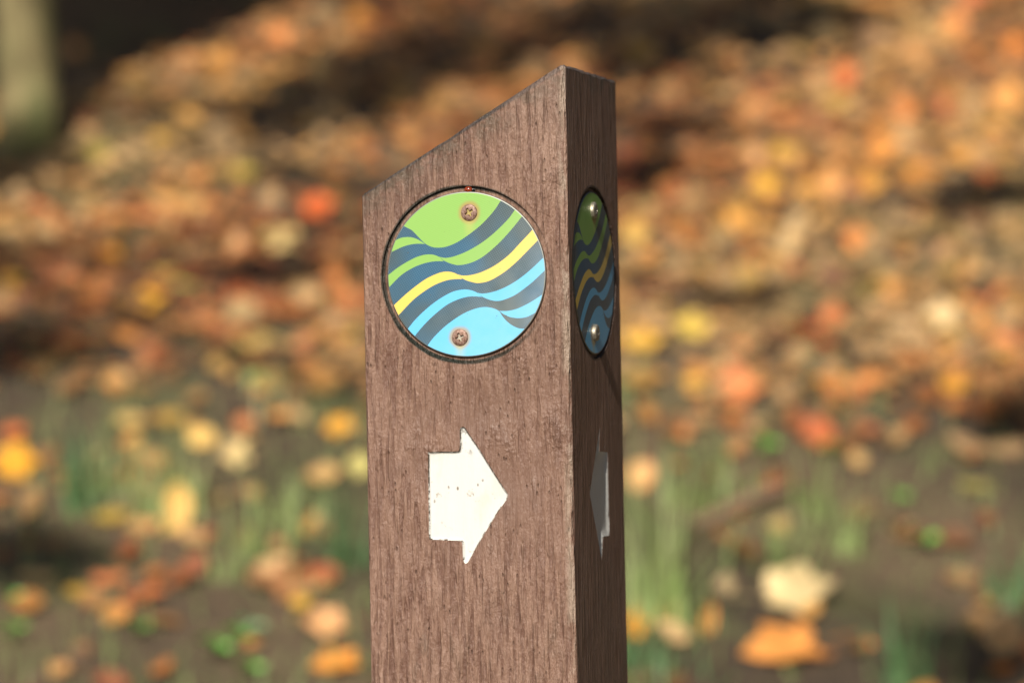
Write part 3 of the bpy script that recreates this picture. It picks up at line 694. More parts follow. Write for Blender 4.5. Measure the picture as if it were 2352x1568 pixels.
    (0.5156, 4.667, 0.0333, 0.025, 'B87848', 'o', "tawny oval leaf well right of the post, by the disc's green waves"),
    (0.5486, 4.8008, 0.0343, 0.0286, 'B86840', 'o', "rust brown oval leaf at the photo's right edge, by the disc's upper screw"),
    (0.5597, 4.6647, 0.0333, 0.0278, 'C08A60', 'o', "tawny oval leaf at the photo's right edge, by the disc's green waves"),
    (0.2628, 5.5495, 0.0462, 0.033, '6E4A34', 'o', 'brown oval leaf close right of the post, just above the post peak'),
    (-0.1331, 5.4917, 0.0523, 0.036, '8A5A34', 'o', 'left one of two: brown oval leaf just behind the post, by the post peak'),
    (-0.0973, 5.2402, 0.0499, 0.0374, 'A87840', 'm', 'brown lobed leaf just behind the post, by the upper slope of the post top'),
    (-0.0477, 5.388, 0.0513, 0.0385, '9A6238', 'o', 'right one of two: brown oval leaf just behind the post, by the post peak'),
    (0.0115, 5.5646, 0.053, 0.0331, '904C2C', 'm', 'dark brown lobed leaf just behind the post, just above the post peak'),
    (-0.1446, 5.1176, 0.0548, 0.0274, '9C6434', 'o', 'brown oval leaf just behind the post, by the lower slope of the post top'),
    (-0.2414, 4.9539, 0.0354, 0.0236, 'A87444', 'o', 'brown oval leaf close left of the post, by the lower slope of the post top'),
    (0.0392, 5.4024, 0.045, 0.0322, 'A47A50', 'r', 'brown round leaf just behind the post, by the post peak'),
    (0.1251, 3.7286, 0.0253, 0.0204, 'AA8A62', 'o', 'brown oval leaf close right of the post, just below the arrow'),
    (-0.5403, 3.8715, 0.0263, 0.0157, 'A0683E', 'm', "brown lobed leaf at the photo's left edge, by the arrow's lower wing"),
    (-0.3118, 4.5548, 0.0364, 0.0309, '7A4A2E', 'm', "brown lobed leaf midway left of the post, by the disc's yellow wave"),
    (0.3398, 4.1708, 0.0255, 0.0182, '7A4A2E', 'o', 'brown oval leaf midway right of the post, by the bare wood under the disc'),
    (0.3998, 4.1362, 0.0328, 0.0222, '7A4A2E', 'o', "brown oval leaf well right of the post, by the arrow's upper wing"),
    (0.4915, 4.7029, 0.0265, 0.0169, '6E4428', 'm', "brown lobed leaf well right of the post, by the disc's green waves"),
    (0.6685, 5.0605, 0.0343, 0.0277, '8A5634', 'r', "brown round leaf at the photo's right edge, by the lower slope of the post top"),
    (0.3465, 3.6509, 0.0221, 0.0125, 'C8683C', 'm', 'rusty orange lobed leaf well right of the post, well below the arrow'),
    (0.5136, 4.2948, 0.0411, 0.0298, '8A5634', 'o', "brown oval leaf at the photo's right edge, just below the disc"),
    (0.4075, 5.6468, 0.0311, 0.0169, 'D08444', 'm', 'tawny lobed leaf midway right of the post, along the top edge'),
    (-0.573, 4.2007, 0.037, 0.0214, 'C8683C', 'm', "rusty orange lobed leaf at the photo's left edge, by the arrow's upper wing"),
    (-0.4271, 4.7859, 0.0387, 0.024, '9A4A2A', 'r', "dark brown round leaf midway left of the post, by the disc's green waves"),
    (0.5867, 4.3642, 0.042, 0.0319, 'C8683C', 'm', "rusty orange lobed leaf at the photo's right edge, just below the disc"),
    (0.4874, 4.5885, 0.0261, 0.017, 'D08444', 'r', "tawny round leaf well right of the post, by the disc's yellow wave"),
    (0.2509, 4.1613, 0.0302, 0.0172, '9A4A2A', 'o', "dark brown oval leaf midway right of the post, by the arrow's upper wing"),
    (-0.568, 4.6415, 0.0429, 0.0324, '8A5634', 'r', "brown round leaf on the far left, by the disc's yellow wave"),
    (-0.4087, 3.7266, 0.0293, 0.024, 'D08444', 'r', 'tawny round leaf on the far left, well below the arrow'),
    (-0.6721, 5.0328, 0.0315, 0.022, '6E4428', 'o', "brown oval leaf at the photo's left edge, by the lower slope of the post top"),
    (0.3003, 3.6314, 0.0253, 0.0155, '8A5634', 'o', 'brown oval leaf well right of the post, well below the arrow'),
    (-0.2026, 3.7934, 0.0342, 0.0276, '9A4A2A', 'o', 'dark brown oval leaf close left of the post, just below the arrow'),
    (0.1857, 4.1599, 0.0288, 0.0217, '6E4428', 'r', "brown round leaf close right of the post, by the arrow's upper wing"),
    (-0.426, 4.1324, 0.0295, 0.0203, 'C89A66', 'm', "tawny lobed leaf on the far left, by the arrow's upper wing"),
    (-0.3972, 5.0321, 0.0379, 0.02, 'B87A48', 'o', 'tawny oval leaf midway left of the post, by the lower slope of the post top'),
    (-0.5448, 5.3688, 0.0519, 0.0309, 'A8803C', 'o', 'ochre oval leaf on the far left, by the post peak'),
    (0.3283, 5.4212, 0.0491, 0.0387, '6E4428', 'r', 'brown round leaf midway right of the post, by the post peak'),
    (0.2312, 4.6942, 0.0367, 0.0281, 'D08444', 'o', "tawny oval leaf close right of the post, by the disc's green waves"),
    (-0.4275, 4.9845, 0.0445, 0.0362, 'D08444', 'm', 'tawny lobed leaf midway left of the post, by the lower slope of the post top'),
    (0.3441, 4.1301, 0.0406, 0.0323, 'B85C34', 'r', "rust brown round leaf well right of the post, by the arrow's upper wing"),
    (0.3612, 4.6321, 0.0289, 0.0221, '9A4A2A', 'm', "dark brown lobed leaf midway right of the post, by the disc's yellow wave"),
    (-0.4014, 4.0435, 0.024, 0.0128, 'B85C34', 'r', "rust brown round leaf midway left of the post, by the arrow's point"),
    (0.737, 5.3365, 0.0432, 0.0283, 'B87A48', 'o', "tawny oval leaf at the photo's right edge, by the post peak"),
    (-0.6351, 4.8751, 0.0428, 0.0282, 'B85C34', 'o', "rust brown oval leaf at the photo's left edge, by the disc's upper screw"),
    (-0.4541, 3.6123, 0.0236, 0.0151, 'C08A5A', 'r', 'tawny round leaf on the far left, along the bottom edge'),
    (-0.5812, 4.4447, 0.0275, 0.0221, 'AA8A62', 'o', "brown oval leaf at the photo's left edge, by the disc's lower screw"),
    (0.2397, 4.9497, 0.0332, 0.0226, 'C08A5A', 'm', 'tawny lobed leaf close right of the post, by the lower slope of the post top'),
    (0.6741, 5.0797, 0.0392, 0.0322, 'D08444', 'm', "tawny lobed leaf at the photo's right edge, by the upper slope of the post top"),
    (-0.3323, 4.5128, 0.0405, 0.032, 'AA8A62', 'r', "brown round leaf midway left of the post, by the disc's lower screw"),
    (0.2908, 4.0217, 0.0356, 0.0216, '6E4428', 'r', "brown round leaf midway right of the post, by the arrow's point"),
    (0.5524, 4.2486, 0.039, 0.0291, 'A0683E', 'o', "brown oval leaf at the photo's right edge, by the bare wood under the disc"),
    (0.2478, 5.0999, 0.046, 0.0241, '8A5634', 'm', 'brown lobed leaf close right of the post, by the upper slope of the post top'),
    (0.3728, 5.6818, 0.0431, 0.0277, '6E4428', 'r', 'brown round leaf midway right of the post, along the top edge'),
    (0.2689, 4.3637, 0.0251, 0.0175, 'C8683C', 'r', 'rusty orange round leaf midway right of the post, just below the disc'),
    (-0.586, 4.5515, 0.0363, 0.0191, 'A0683E', 'm', "brown lobed leaf at the photo's left edge, by the disc's lower screw"),
    (0.249, 4.305, 0.0326, 0.0234, 'B85C34', 'r', 'rust brown round leaf midway right of the post, just below the disc'),
    (0.3147, 4.4012, 0.0409, 0.0259, '8A5634', 'm', "brown lobed leaf midway right of the post, by the disc's lower screw"),
    (0.3448, 5.6199, 0.0531, 0.0373, '6E4428', 'm', 'brown lobed leaf midway right of the post, along the top edge'),
    (-0.2647, 4.5837, 0.0323, 0.0212, 'C89A66', 'r', "tawny round leaf close left of the post, by the disc's yellow wave"),
    (0.2943, 5.4968, 0.0376, 0.0253, 'C08A5A', 'r', 'tawny round leaf close right of the post, just above the post peak'),
    (-0.2107, 4.0457, 0.0358, 0.0281, 'C89A66', 'o', "tawny oval leaf close left of the post, by the arrow's point"),
    (-0.0766, 5.5535, 0.0363, 0.0263, 'B87A48', 'r', 'tawny round leaf just behind the post, just above the post peak'),
    (-0.3035, 4.4872, 0.0375, 0.0214, 'B87A48', 'm', "tawny lobed leaf close left of the post, by the disc's lower screw"),
    (-0.5578, 4.6155, 0.0403, 0.0229, 'C8683C', 'r', "rusty orange round leaf on the far left, by the disc's yellow wave"),
    (-0.31, 4.5709, 0.0276, 0.018, 'A0683E', 'm', "brown lobed leaf close left of the post, by the disc's yellow wave"),
    (-0.466, 4.9777, 0.031, 0.0222, 'D08444', 'r', 'tawny round leaf midway left of the post, by the lower slope of the post top'),
    (0.47, 5.2222, 0.0502, 0.0368, 'A8803C', 'r', 'ochre round leaf well right of the post, by the upper slope of the post top'),
    (0.3926, 5.0788, 0.0486, 0.0263, 'A0683E', 'r', 'brown round leaf midway right of the post, by the lower slope of the post top'),
    (-0.2839, 5.6647, 0.055, 0.0466, 'AA8A62', 'r', 'brown round leaf close left of the post, along the top edge'),
    (0.2124, 4.2744, 0.0297, 0.0202, 'D8A040', 'm', 'golden lobed leaf close right of the post, by the bare wood under the disc'),
    (0.3441, 4.7685, 0.0285, 0.0161, 'C89A66', 'o', "tawny oval leaf midway right of the post, by the disc's upper screw"),
    (-0.2488, 4.5464, 0.0304, 0.0247, 'C89A66', 'r', "tawny round leaf close left of the post, by the disc's lower screw"),
    (-0.5748, 4.9717, 0.041, 0.025, 'D08444', 'r', 'tawny round leaf on the far left, by the lower slope of the post top'),
    (0.1635, 4.5107, 0.0305, 0.0233, '6E4428', 'r', "brown round leaf close right of the post, by the disc's lower screw"),
    (-0.2925, 5.5198, 0.0367, 0.0206, 'AA8A62', 'o', 'brown oval leaf close left of the post, just above the post peak'),
    (-0.5527, 4.522, 0.0401, 0.033, '7A4A2E', 'o', "brown oval leaf on the far left, by the disc's lower screw"),
    (0.4788, 5.5071, 0.0522, 0.0419, 'AA8A62', 'm', 'brown lobed leaf well right of the post, just above the post peak'),
    (0.3916, 4.4682, 0.0445, 0.0273, 'C8683C', 'm', "rusty orange lobed leaf well right of the post, by the disc's lower screw"),
    (-0.5997, 4.6868, 0.0269, 0.0188, '8A5634', 'o', "brown oval leaf at the photo's left edge, by the disc's yellow wave"),
    (-0.213, 4.2923, 0.0394, 0.0273, 'D08444', 'm', 'tawny lobed leaf close left of the post, by the bare wood under the disc'),
    (-0.3954, 4.2098, 0.0335, 0.0253, 'A8803C', 'o', 'ochre oval leaf midway left of the post, by the bare wood under the disc'),
    (0.2235, 4.2951, 0.0397, 0.0327, 'B87A48', 'o', 'tawny oval leaf close right of the post, just below the disc'),
    (0.6567, 5.4851, 0.0421, 0.0288, 'AA8A62', 'o', "brown oval leaf at the photo's right edge, just above the post peak"),
    (0.3131, 4.5401, 0.032, 0.027, '6E4428', 'o', "brown oval leaf midway right of the post, by the disc's yellow wave"),
    (-0.4939, 5.3407, 0.0299, 0.0172, 'B87A48', 'o', 'tawny oval leaf midway left of the post, by the upper slope of the post top'),
    (0.404, 4.5939, 0.0441, 0.0374, '6E4428', 'r', "brown round leaf well right of the post, by the disc's yellow wave"),
    (-0.2965, 4.537, 0.0447, 0.0282, '9A4A2A', 'r', "dark brown round leaf close left of the post, by the disc's lower screw"),
    (0.5683, 4.5973, 0.0412, 0.0274, 'D08444', 'm', "tawny lobed leaf at the photo's right edge, by the disc's yellow wave"),
    (-0.0932, 5.3157, 0.0476, 0.0332, 'B87A48', 'o', 'tawny oval leaf just behind the post, by the upper slope of the post top'),
    (-0.4514, 4.0725, 0.0342, 0.0175, '9A4A2A', 'o', "dark brown oval leaf on the far left, by the arrow's point"),
    (-0.3272, 4.7756, 0.039, 0.0216, 'D8A040', 'm', "golden lobed leaf midway left of the post, by the disc's green waves"),
    (0.3252, 5.4736, 0.0346, 0.0204, 'C89A66', 'r', 'tawny round leaf midway right of the post, just above the post peak'),
    (-0.2665, 3.653, 0.0212, 0.013, 'B87A48', 'm', 'tawny lobed leaf midway left of the post, well below the arrow'),
    (-0.5866, 5.297, 0.0368, 0.0227, 'D08444', 'r', 'tawny round leaf on the far left, by the upper slope of the post top'),
    (-0.5563, 5.0068, 0.0495, 0.0389, 'C08A5A', 'm', 'tawny lobed leaf on the far left, by the lower slope of the post top'),
    (-0.4262, 4.0784, 0.0306, 0.0172, 'C8683C', 'r', "rusty orange round leaf on the far left, by the arrow's point"),
    (-0.5018, 3.8231, 0.0362, 0.0232, 'AA8A62', 'o', "brown oval leaf at the photo's left edge, just below the arrow"),
    (0.6757, 5.3155, 0.0388, 0.0307, '6E4428', 'o', "brown oval leaf at the photo's right edge, by the post peak"),
    (0.0697, 5.5626, 0.0473, 0.0246, 'B85C34', 'm', 'rust brown lobed leaf just behind the post, just above the post peak'),
    (0.1951, 5.4265, 0.0539, 0.0455, 'A8803C', 'r', 'ochre round leaf close right of the post, by the post peak'),
    (0.6764, 5.0934, 0.0486, 0.0349, 'A8803C', 'r', "ochre round leaf at the photo's right edge, by the upper slope of the post top"),
    (-0.5566, 5.377, 0.0524, 0.0288, 'A0683E', 'r', 'brown round leaf on the far left, by the post peak'),
    (-0.6782, 5.0047, 0.0313, 0.022, 'D08444', 'o', "tawny oval leaf at the photo's left edge, by the lower slope of the post top"),
    (0.2996, 4.8371, 0.035, 0.0237, 'A8803C', 'r', "ochre round leaf midway right of the post, by the disc's upper screw"),
    (-0.4813, 5.1282, 0.039, 0.0276, 'D8A040', 'o', 'golden oval leaf midway left of the post, by the lower slope of the post top'),
    (-0.4428, 4.3602, 0.0323, 0.0259, 'A0683E', 'm', 'brown lobed leaf on the far left, just below the disc'),
    (-0.4675, 4.3188, 0.0284, 0.0241, 'C89A66', 'r', 'tawny round leaf on the far left, by the bare wood under the disc'),
    (0.2828, 4.572, 0.0415, 0.0233, 'AA8A62', 'm', "brown lobed leaf midway right of the post, by the disc's yellow wave"),
    (0.2533, 4.6053, 0.0455, 0.0232, 'A8803C', 'r', "ochre round leaf midway right of the post, by the disc's yellow wave"),
    (0.5868, 4.7747, 0.0257, 0.0162, '6E4428', 'm', "brown lobed leaf at the photo's right edge, by the disc's upper screw"),
    (0.6959, 5.3327, 0.0451, 0.0272, '7A4A2E', 'r', "brown round leaf at the photo's right edge, by the post peak"),
    (0.6111, 5.4481, 0.0486, 0.032, 'C08A5A', 'o', 'tawny oval leaf well right of the post, just above the post peak'),
    (-0.4362, 4.4171, 0.0352, 0.0268, '8A5634', 'o', 'brown oval leaf midway left of the post, just below the disc'),
    (0.418, 3.8851, 0.0341, 0.0194, '7A4A2E', 'o', "brown oval leaf well right of the post, by the arrow's lower wing"),
    (-0.3139, 4.8314, 0.0403, 0.0333, '6E4428', 'm', "brown lobed leaf close left of the post, by the disc's upper screw"),
    (-0.7037, 5.1958, 0.0481, 0.0333, '7A4A2E', 'm', "brown lobed leaf at the photo's left edge, by the upper slope of the post top"),
    (0.2161, 4.89, 0.037, 0.0299, 'D08444', 'o', "tawny oval leaf close right of the post, by the disc's upper screw"),
    (0.6035, 4.7517, 0.0393, 0.0319, '7A4A2E', 'm', "brown lobed leaf at the photo's right edge, by the disc's green waves"),
    (0.3909, 4.4353, 0.0297, 0.0162, '8A5634', 'r', "brown round leaf well right of the post, by the disc's lower screw"),
    (0.4532, 4.8588, 0.0401, 0.0272, '9A4A2A', 'r', "dark brown round leaf well right of the post, by the disc's upper screw"),
    (-0.4673, 4.4492, 0.0325, 0.0235, 'D08444', 'o', "tawny oval leaf on the far left, by the disc's lower screw"),
    (-0.2217, 3.7384, 0.0246, 0.0123, 'D8A040', 'r', 'golden round leaf close left of the post, just below the arrow'),
]
GN = lambda x, y: Vector((-(ground(x + .03, y) - ground(x - .03, y)) / .06, -(ground(x, y + .03) - ground(x, y - .03)) / .06, 1)).normalized()
BOOST = 1.12
for i, (x, y, wd, ht, colr, kd, lab) in enumerate(LEAVES):
    rnd = random.Random(i * 7 + 3)
    o = bpy.data.objects.new('fallen_leaf', PROTO[kd][i % 4]); link(o)
    ratio = min(.95, ht / wd); tall = ratio > 1.15
    gn = GN(x, y); toc = Vector((-x, -y, CAMZ - ground(x, y))).normalized()
    # lean the blade between lying flat and facing the viewer's side of the slope, held up by the litter below
    base_r = gn.dot(toc); best = gn
    for t in range(0, 12):
        v = gn.lerp(toc, t / 14).normalized(); best = v
        if v.dot(toc) >= ratio * .92: break
    nrm = (best + Vector((rnd.uniform(-.15, .15), rnd.uniform(-.1, .1), rnd.uniform(-.1, .1)))).normalized()
    xa = Vector((1, rnd.uniform(-.25, .25), rnd.uniform(-.3, .3))) if ht < wd * 1.2 else Vector((.15, .2, 1))
    if rnd.random() < .5: xa = -xa
    xa = (xa - nrm * xa.dot(nrm)).normalized(); ya = nrm.cross(xa)
    size = max(wd, ht) * 1.12; sy = 1.0 if kd != 'o' else min(1.5, max(.8, ratio * 1.5))
    if ht > wd * 1.2: sy = .75
    lift = .5 * size * sy * (1 - nrm.dot(gn)) ** .5 * .6 + .006
    M = Matrix((xa, ya, nrm)).transposed().to_4x4() @ Matrix.Diagonal((size, size * sy, size, 1))
    M.translation = (x, y, ground(x, y) + lift); o.matrix_world = M
    cc = lin(colr); gr = sum(cc) / 3; cc = [cc[0] * .93 + gr * .05, cc[1] * .96 + gr * .05, cc[2] * .85 + gr * .02]; kk = min(BOOST, .80 / max(cc)); o.color = [v * kk for v in cc] + [1]
    tag(o, lab, 'leaf', 'fallen leaves on the bank')

# leaf litter: the mass nobody could count
def litter():
    cols = ['58402A', '6E4A2E', '8C4A2A', '86602F', 'A05A30', 'B06A34', '8E643C', 'B8743E', 'A27444', '7A5A38', 'C88A48', 'AC8250', 'BC9260', 'D49C52', 'C4A070', '6A5034', 'A48458', 'A88444', '94784C', '847048']
    cols = [lin(c) for c in cols]
    pv = [leaf_mesh(k, s, 9, 1) for k in 'omrom' for s in (1, 2, 3)]
    V = []; F = []; C = []; rnd = random.Random(5)
    def put(x, y, s, c, lift=.0):
        P, Q = pv[rnd.randrange(len(pv))]; n = GN(x, y)
        n = (n + Vector((rnd.gauss(0, .25), rnd.gauss(-.35, .28), rnd.gauss(0, .15)))).normalized()
        xa = Vector((rnd.uniform(-1, 1), rnd.uniform(-1, 1), .2)); xa = (xa - n * xa.dot(n)).normalized(); ya = n.cross(xa)
        g = ground(x, y) + .004 + lift + rnd.random() * .012; b = len(V); q = rnd.uniform(.70, 1.18)
        for p in P:
            v = xa * (p[0] * s) + ya * (p[1] * s) + n * (p[2] * s); V.append((x + v.x, y + v.y, g + v.z)); C.append((c[0] * q, c[1] * q, c[2] * q, 1))
        for f in Q: F.append(tuple(b + i for i in f))
    for i in range(34000):
        if i < 22000: y = rnd.uniform(3.2, 7.6); x = rnd.uniform(-.2, .2) * y * 1.15
        else: y = rnd.uniform(-1, 13); x = rnd.uniform(-6, 6)
        if hollow(x, y) > .25 and rnd.random() < .95: continue
        patch = math.sin(x * 7.1 + 1.7 * math.sin(y * 3)) * math.sin(y * 5.3 + x * 2)
        edge = 4.30 + .28 * (1 - sstep(-.12, .10, x)) + .10 * math.sin(x * 6) + .06 * math.sin(x * 15 + 1)
        dens = sstep(edge - .35, edge + .12, y) * .95 + .05
        if y < 3: dens = .03
        if patch < -.45: dens *= .75
        if -.55 < x < -.05 and 4.85 < y < 5.02: dens *= .4           # greenish bare fold below the ridge
        if rnd.random() > dens: continue
        f = math.sin(x * 5.3 + 1.9 * math.sin(y * 2.1 + x)) + math.sin(y * 6.1 - x * 3.7) + rnd.gauss(0, .9)
        put(x, y, rnd.uniform(.018, .044), cols[max(0, min(len(cols) - 1, int((f + 2.6) / 5.2 * len(cols))))])
    me = mesh('leaf_litter', V, F, [LMA]); at = me.color_attributes.new('leaf_colour', 'FLOAT_COLOR', 'POINT')
    at.data.foreach_set('color', [v for c in C for v in c])
    tag(obj('leaf_litter', me), 'mixed brown, rust and tan fallen leaves carpeting the bank behind the post', kind='stuff')
litter()

# ------------------------------------------------------------------ grass, sprouts, stick
def green_mat(name, rgb, rgb2, tr=.3):
    m = Mat(name); n = m.noise(30, detail=2); c = m.mix(rgb, rgb2, n.smooth(.35, .65)); m.color(c); m.set(Roughness=.5)
    t = m.nt.nodes.new('ShaderNodeBsdfTranslucent'); m.nt.links.new(c, t.inputs[0]); mx = m.nt.nodes.new('ShaderNodeMixShader'); mx.inputs[0].default_value = tr
    out = [q for q in m.nt.nodes if q.type == 'OUTPUT_MATERIAL'][0]
    m.nt.links.new(m.b.outputs[0], mx.inputs[1]); m.nt.links.new(t.outputs[0], mx.inputs[2]); m.nt.links.new(mx.outputs[0], out.inputs[0]); return m.m
GM = {'lime': green_mat('lime_grass', (.42, .55, .20), (.55, .62, .28)), 'mid': green_mat('green_grass', (.30, .42, .13), (.42, .48, .20)),
      'deep': green_mat('deep_green_grass', (.13, .26, .10), (.18, .32, .14)), 'straw': green_mat('straw_grass', (.55, .50, .26), (.45, .48, .2))}
def blade(V, F, x, y, z, h, wd, lean, az, rnd):
    b = len(V); k = 5; side = Vector((-math.sin(az), math.cos(az), 0)); d = Vector((math.cos(az), math.sin(az), 0))
    for j in range(k + 1):
        t = j / k; p = Vector((x, y, z)) + d * (lean * h * t * t) + Vector((0, 0, h * t * (1 - .2 * lean * t))); q = side * wd * .5 * (1 - t ** 1.6) 
        V += [tuple(p - q), tuple(p + q)]
    for j in range(k): a = b + 2 * j; F.append((a, a + 1, a + 3, a + 2))
TUFTS = [
    (-0.3706, 3.975, 0.1183, 0.0192, 40, 'lime', 'pale lime grass tuft midway left of the post beside a long tan leaf'),
    (-0.4068, 4.0085, 0.0859, 0.0225, 16, 'straw', 'thin yellowish grass tuft left of the pale lime tuft'),
    (-0.4775, 4.0009, 0.1095, 0.018, 26, 'deep', 'dark green grass tuft on the far left by the arrow point level'),
    (-0.4437, 4.0426, 0.0963, 0.0162, 18, 'mid', 'green grass tuft on the left beside a pale lobed leaf'),
    (-0.255, 3.9386, 0.075, 0.0285, 40, 'mid', 'leafy mid green grass tuft left of the post, level with the arrow'),
    (-0.274, 3.868, 0.0921, 0.0186, 22, 'mid', 'green grass tuft left of the post just below the leafy tuft'),
    (-0.1757, 3.8243, 0.1093, 0.0184, 24, 'deep', 'dark green grass tuft touching the left side of the post in view'),
    (-0.3028, 3.8197, 0.05, 0.0153, 20, 'mid', 'low bright grass tuft left of the post below the arrow'),
    (0.1377, 3.7158, 0.1858, 0.0155, 28, 'lime', 'tall pale lime grass tuft close right of the post'),
    (0.1627, 3.6871, 0.1844, 0.0142, 22, 'mid', 'tall thin green grass tuft, second from the post on its right'),
    (0.1212, 3.5904, 0.0855, 0.0231, 40, 'deep', 'dense dark green grass tuft at the foot of the photo right of the post'),
    (0.2228, 3.9706, 0.0945, 0.0128, 18, 'mid', 'narrow green grass tuft right of the post above the slanting stick'),
    (0.1833, 3.9829, 0.0853, 0.016, 18, 'mid', 'small green grass tuft near the round pale orange leaf'),
    (0.274, 3.8154, 0.0818, 0.0245, 34, 'mid', 'bushy green grass tuft above the cream lobed leaf'),
    (0.3198, 3.9453, 0.0798, 0.0114, 14, 'mid', 'sparse green grass tuft right of the slanting stick end'),
    (0.3444, 3.8621, 0.0828, 0.0124, 14, 'mid', 'sparse green grass tuft above right of the cream lobed leaf'),
    (0.3806, 3.5629, 0.1357, 0.0126, 36, 'deep', 'tall blue green grass tuft well right of the post at the bottom'),
    (0.5034, 3.7384, 0.0801, 0.012, 26, 'deep', 'blue green grass tuft at the right edge of the photo'),
    (-0.2417, 4.2395, 0.0454, 0.0409, 30, 'straw', 'pale yellow green grass tuft left of the post under the disc level'),
    (-0.285, 4.2901, 0.0409, 0.0172, 26, 'straw', 'pale straw grass tuft beside a pale green leaf left of the post'),
    (0.4001, 4.1982, 0.045, 0.0169, 14, 'mid', 'short green grass tuft under the long orange leaf on the right'),
    (-0.5536, 5.0036, 0.0357, 0.0161, 34, 'deep', 'dark green grass tuft at the foot of the young tree'),
    (-0.443, 4.9647, 0.0266, 0.008, 34, 'deep', 'dark green grass tuft in the shaded fold right of the young tree'),
]
for (x, y, h, spread, n, g, lab) in TUFTS:
    rnd = random.Random(int(x * 1e4) + 7); V = []; F = []
    for k in range(n):
        dx, dy = rnd.gauss(0, spread), rnd.gauss(0, spread * .7)
        blade(V, F, dx, dy, ground(x + dx, y + dy) - ground(x, y) - .004, h * rnd.uniform(.3, 1.25), rnd.uniform(.003, .0055), rnd.uniform(.05, .95), rnd.uniform(0, 6.28), rnd)
    o = obj('grass_tuft', mesh('grass_tuft', V, F, [GM[g]])); o.location = (x, y, ground(x, y)); tag(o, lab, 'grass', 'grass tufts on the bare earth')
V = []; F = []; rnd = random.Random(9)
for k in range(10000):
    y = rnd.uniform(2.6, 4.85); x = rnd.uniform(-.95, .95)
    p = math.sin(x * 9 + 2 * math.sin(y * 4)) * math.sin(y * 7 + x * 3) + .5 * math.sin(x * 23)
    if p < .0 and rnd.random() < .7: continue
    if y > 4.45 - .1 * (x > 0) and rnd.random() < .7: continue
    blade(V, F, x, y, ground(x, y) - .003, rnd.uniform(.012, .060), rnd.uniform(.0012, .0028), rnd.uniform(.1, .9), rnd.uniform(0, 6.28), rnd)
tag(obj('short_grass', mesh('short_grass', V, F, [GM['mid']])), 'thin short grass coming through the dark earth', kind='stuff')

SPROUT_LEAF = Mat('sprout_leaf'); SPROUT_LEAF.color((.16, .42, .06)); SPROUT_LEAF.set(Roughness=.4)
PALE_LEAF = Mat('pale_sprout_leaf'); PALE_LEAF.color((.30, .50, .26)); PALE_LEAF.set(Roughness=.3)
SPROUTS = [
    (0.2795, 4.0927, 0.0302, 'g', 'single bright green seedling right of the post under the rust leaf'),
    (0.4264, 3.8561, 0.0344, 'g', 'bright green seedling well right of the post beside an ochre leaf'),
    (-0.3027, 3.6357, 0.0325, 'g', 'bright green seedling in the lower left group, its left one'),
    (-0.2808, 3.6639, 0.0262, 'g', 'deep green seedling in the middle of the lower left group'),
    (-0.2689, 3.6815, 0.0263, 'pale', 'pale silvery green seedling in the lower left group'),
    (-0.2647, 3.5959, 0.0283, 'g', 'bright green seedling lowest of the lower left group'),
    (-0.5234, 3.769, 0.0269, 'g', 'small green seedling at the left edge, upper of two'),
    (-0.511, 3.6912, 0.0308, 'g', 'yellow green seedling at the left edge, lower of two'),
    (-0.382, 3.6879, 0.0263, 'g', 'green seedling on the left below the pair of rusty leaves'),
    (0.415, 3.9697, 0.0236, 'g', 'faint green seedling right of the post above the brightest one'),
    (0.3589, 4.0931, 0.0219, 'g', 'small dull green seedling between two orange leaves on the right'),
]
for (x, y, s, tone, lab) in SPROUTS:
    rnd = random.Random(int(abs(x) * 1e4)); r0 = empty('seedling', (x, y, ground(x, y) - .003)); tag(r0, lab, 'seedling', 'green seedlings on the bare earth')
    V = []; F = []; blade(V, F, 0, 0, 0, s * .8, .003, .2, .3, rnd); blade(V, F, .001, 0, 0, s * .7, .003, .3, 2.6, rnd); obj('stem', mesh('stem', V, F, [GM['mid']]), r0)
    for k in range(4):
        P, Q = leaf_mesh('r' if k % 2 else 'o', k + 5, 16, 2)
        o = obj('leaf', mesh('leaf', [(p[0], p[1], p[2]) for p in P], Q, [PALE_LEAF.m if tone == 'pale' else SPROUT_LEAF.m], True), r0)
        a = k * 1.57 + rnd.uniform(-.3, .3); o.scale = (s * .62,) * 3; o.location = (math.cos(a) * s * .28, math.sin(a) * s * .2 - .004, s * (.55 + .12 * (k % 3)))
        o.rotation_euler = (R(rnd.uniform(20, 50)), R(rnd.uniform(-20, 20)), a)

BARK = Mat('pale_mossy_bark'); n1 = BARK.noise(14, 1, 1, .35, detail=5); n2 = BARK.noise(60, 1, 1, .4, detail=4, off=4)
BARK.color(BARK.mul(BARK.mix((.36, .29, .135), (.19, .20, .075), n1.smooth(.38, .62)), n2 * .6 + .7)); BARK.set(Roughness=.85); BARK.bump(n2, .004)
DBARK = Mat('dark_bark'); n1 = DBARK.noise(9, 1, 1, .2, detail=6, rough=.7); DBARK.color(DBARK.mix((.05, .035, .025), (.14, .11, .08), n1.smooth(.35, .65))); DBARK.set(Roughness=.9); DBARK.bump(n1, .02)
def tube(V, F, pts, rads, n=10):
    b0 = len(V); prev = None
    for i, p in enumerate(pts):
        d = (pts[min(i + 1, len(pts) - 1)] - pts[max(i - 1, 0)]).normalized()
        u = d.cross(Vector((.3, 1, .1))).normalized(); v = d.cross(u)
        for k in range(n):
            a = 2 * math.pi * k / n; q = p + (u * math.cos(a) + v * math.sin(a)) * rads[i]; V.append(tuple(q))
    for i in range(len(pts) - 1):
        for k in range(n):
            a = b0 + i * n; k2 = (k + 1) % n; F.append((a + k, a + k2, a + n + k2, a + n + k))
    F.append(tuple(b0 + k for k in reversed(range(n)))); F.append(tuple(b0 + (len(pts) - 1) * n + k for k in range(n)))
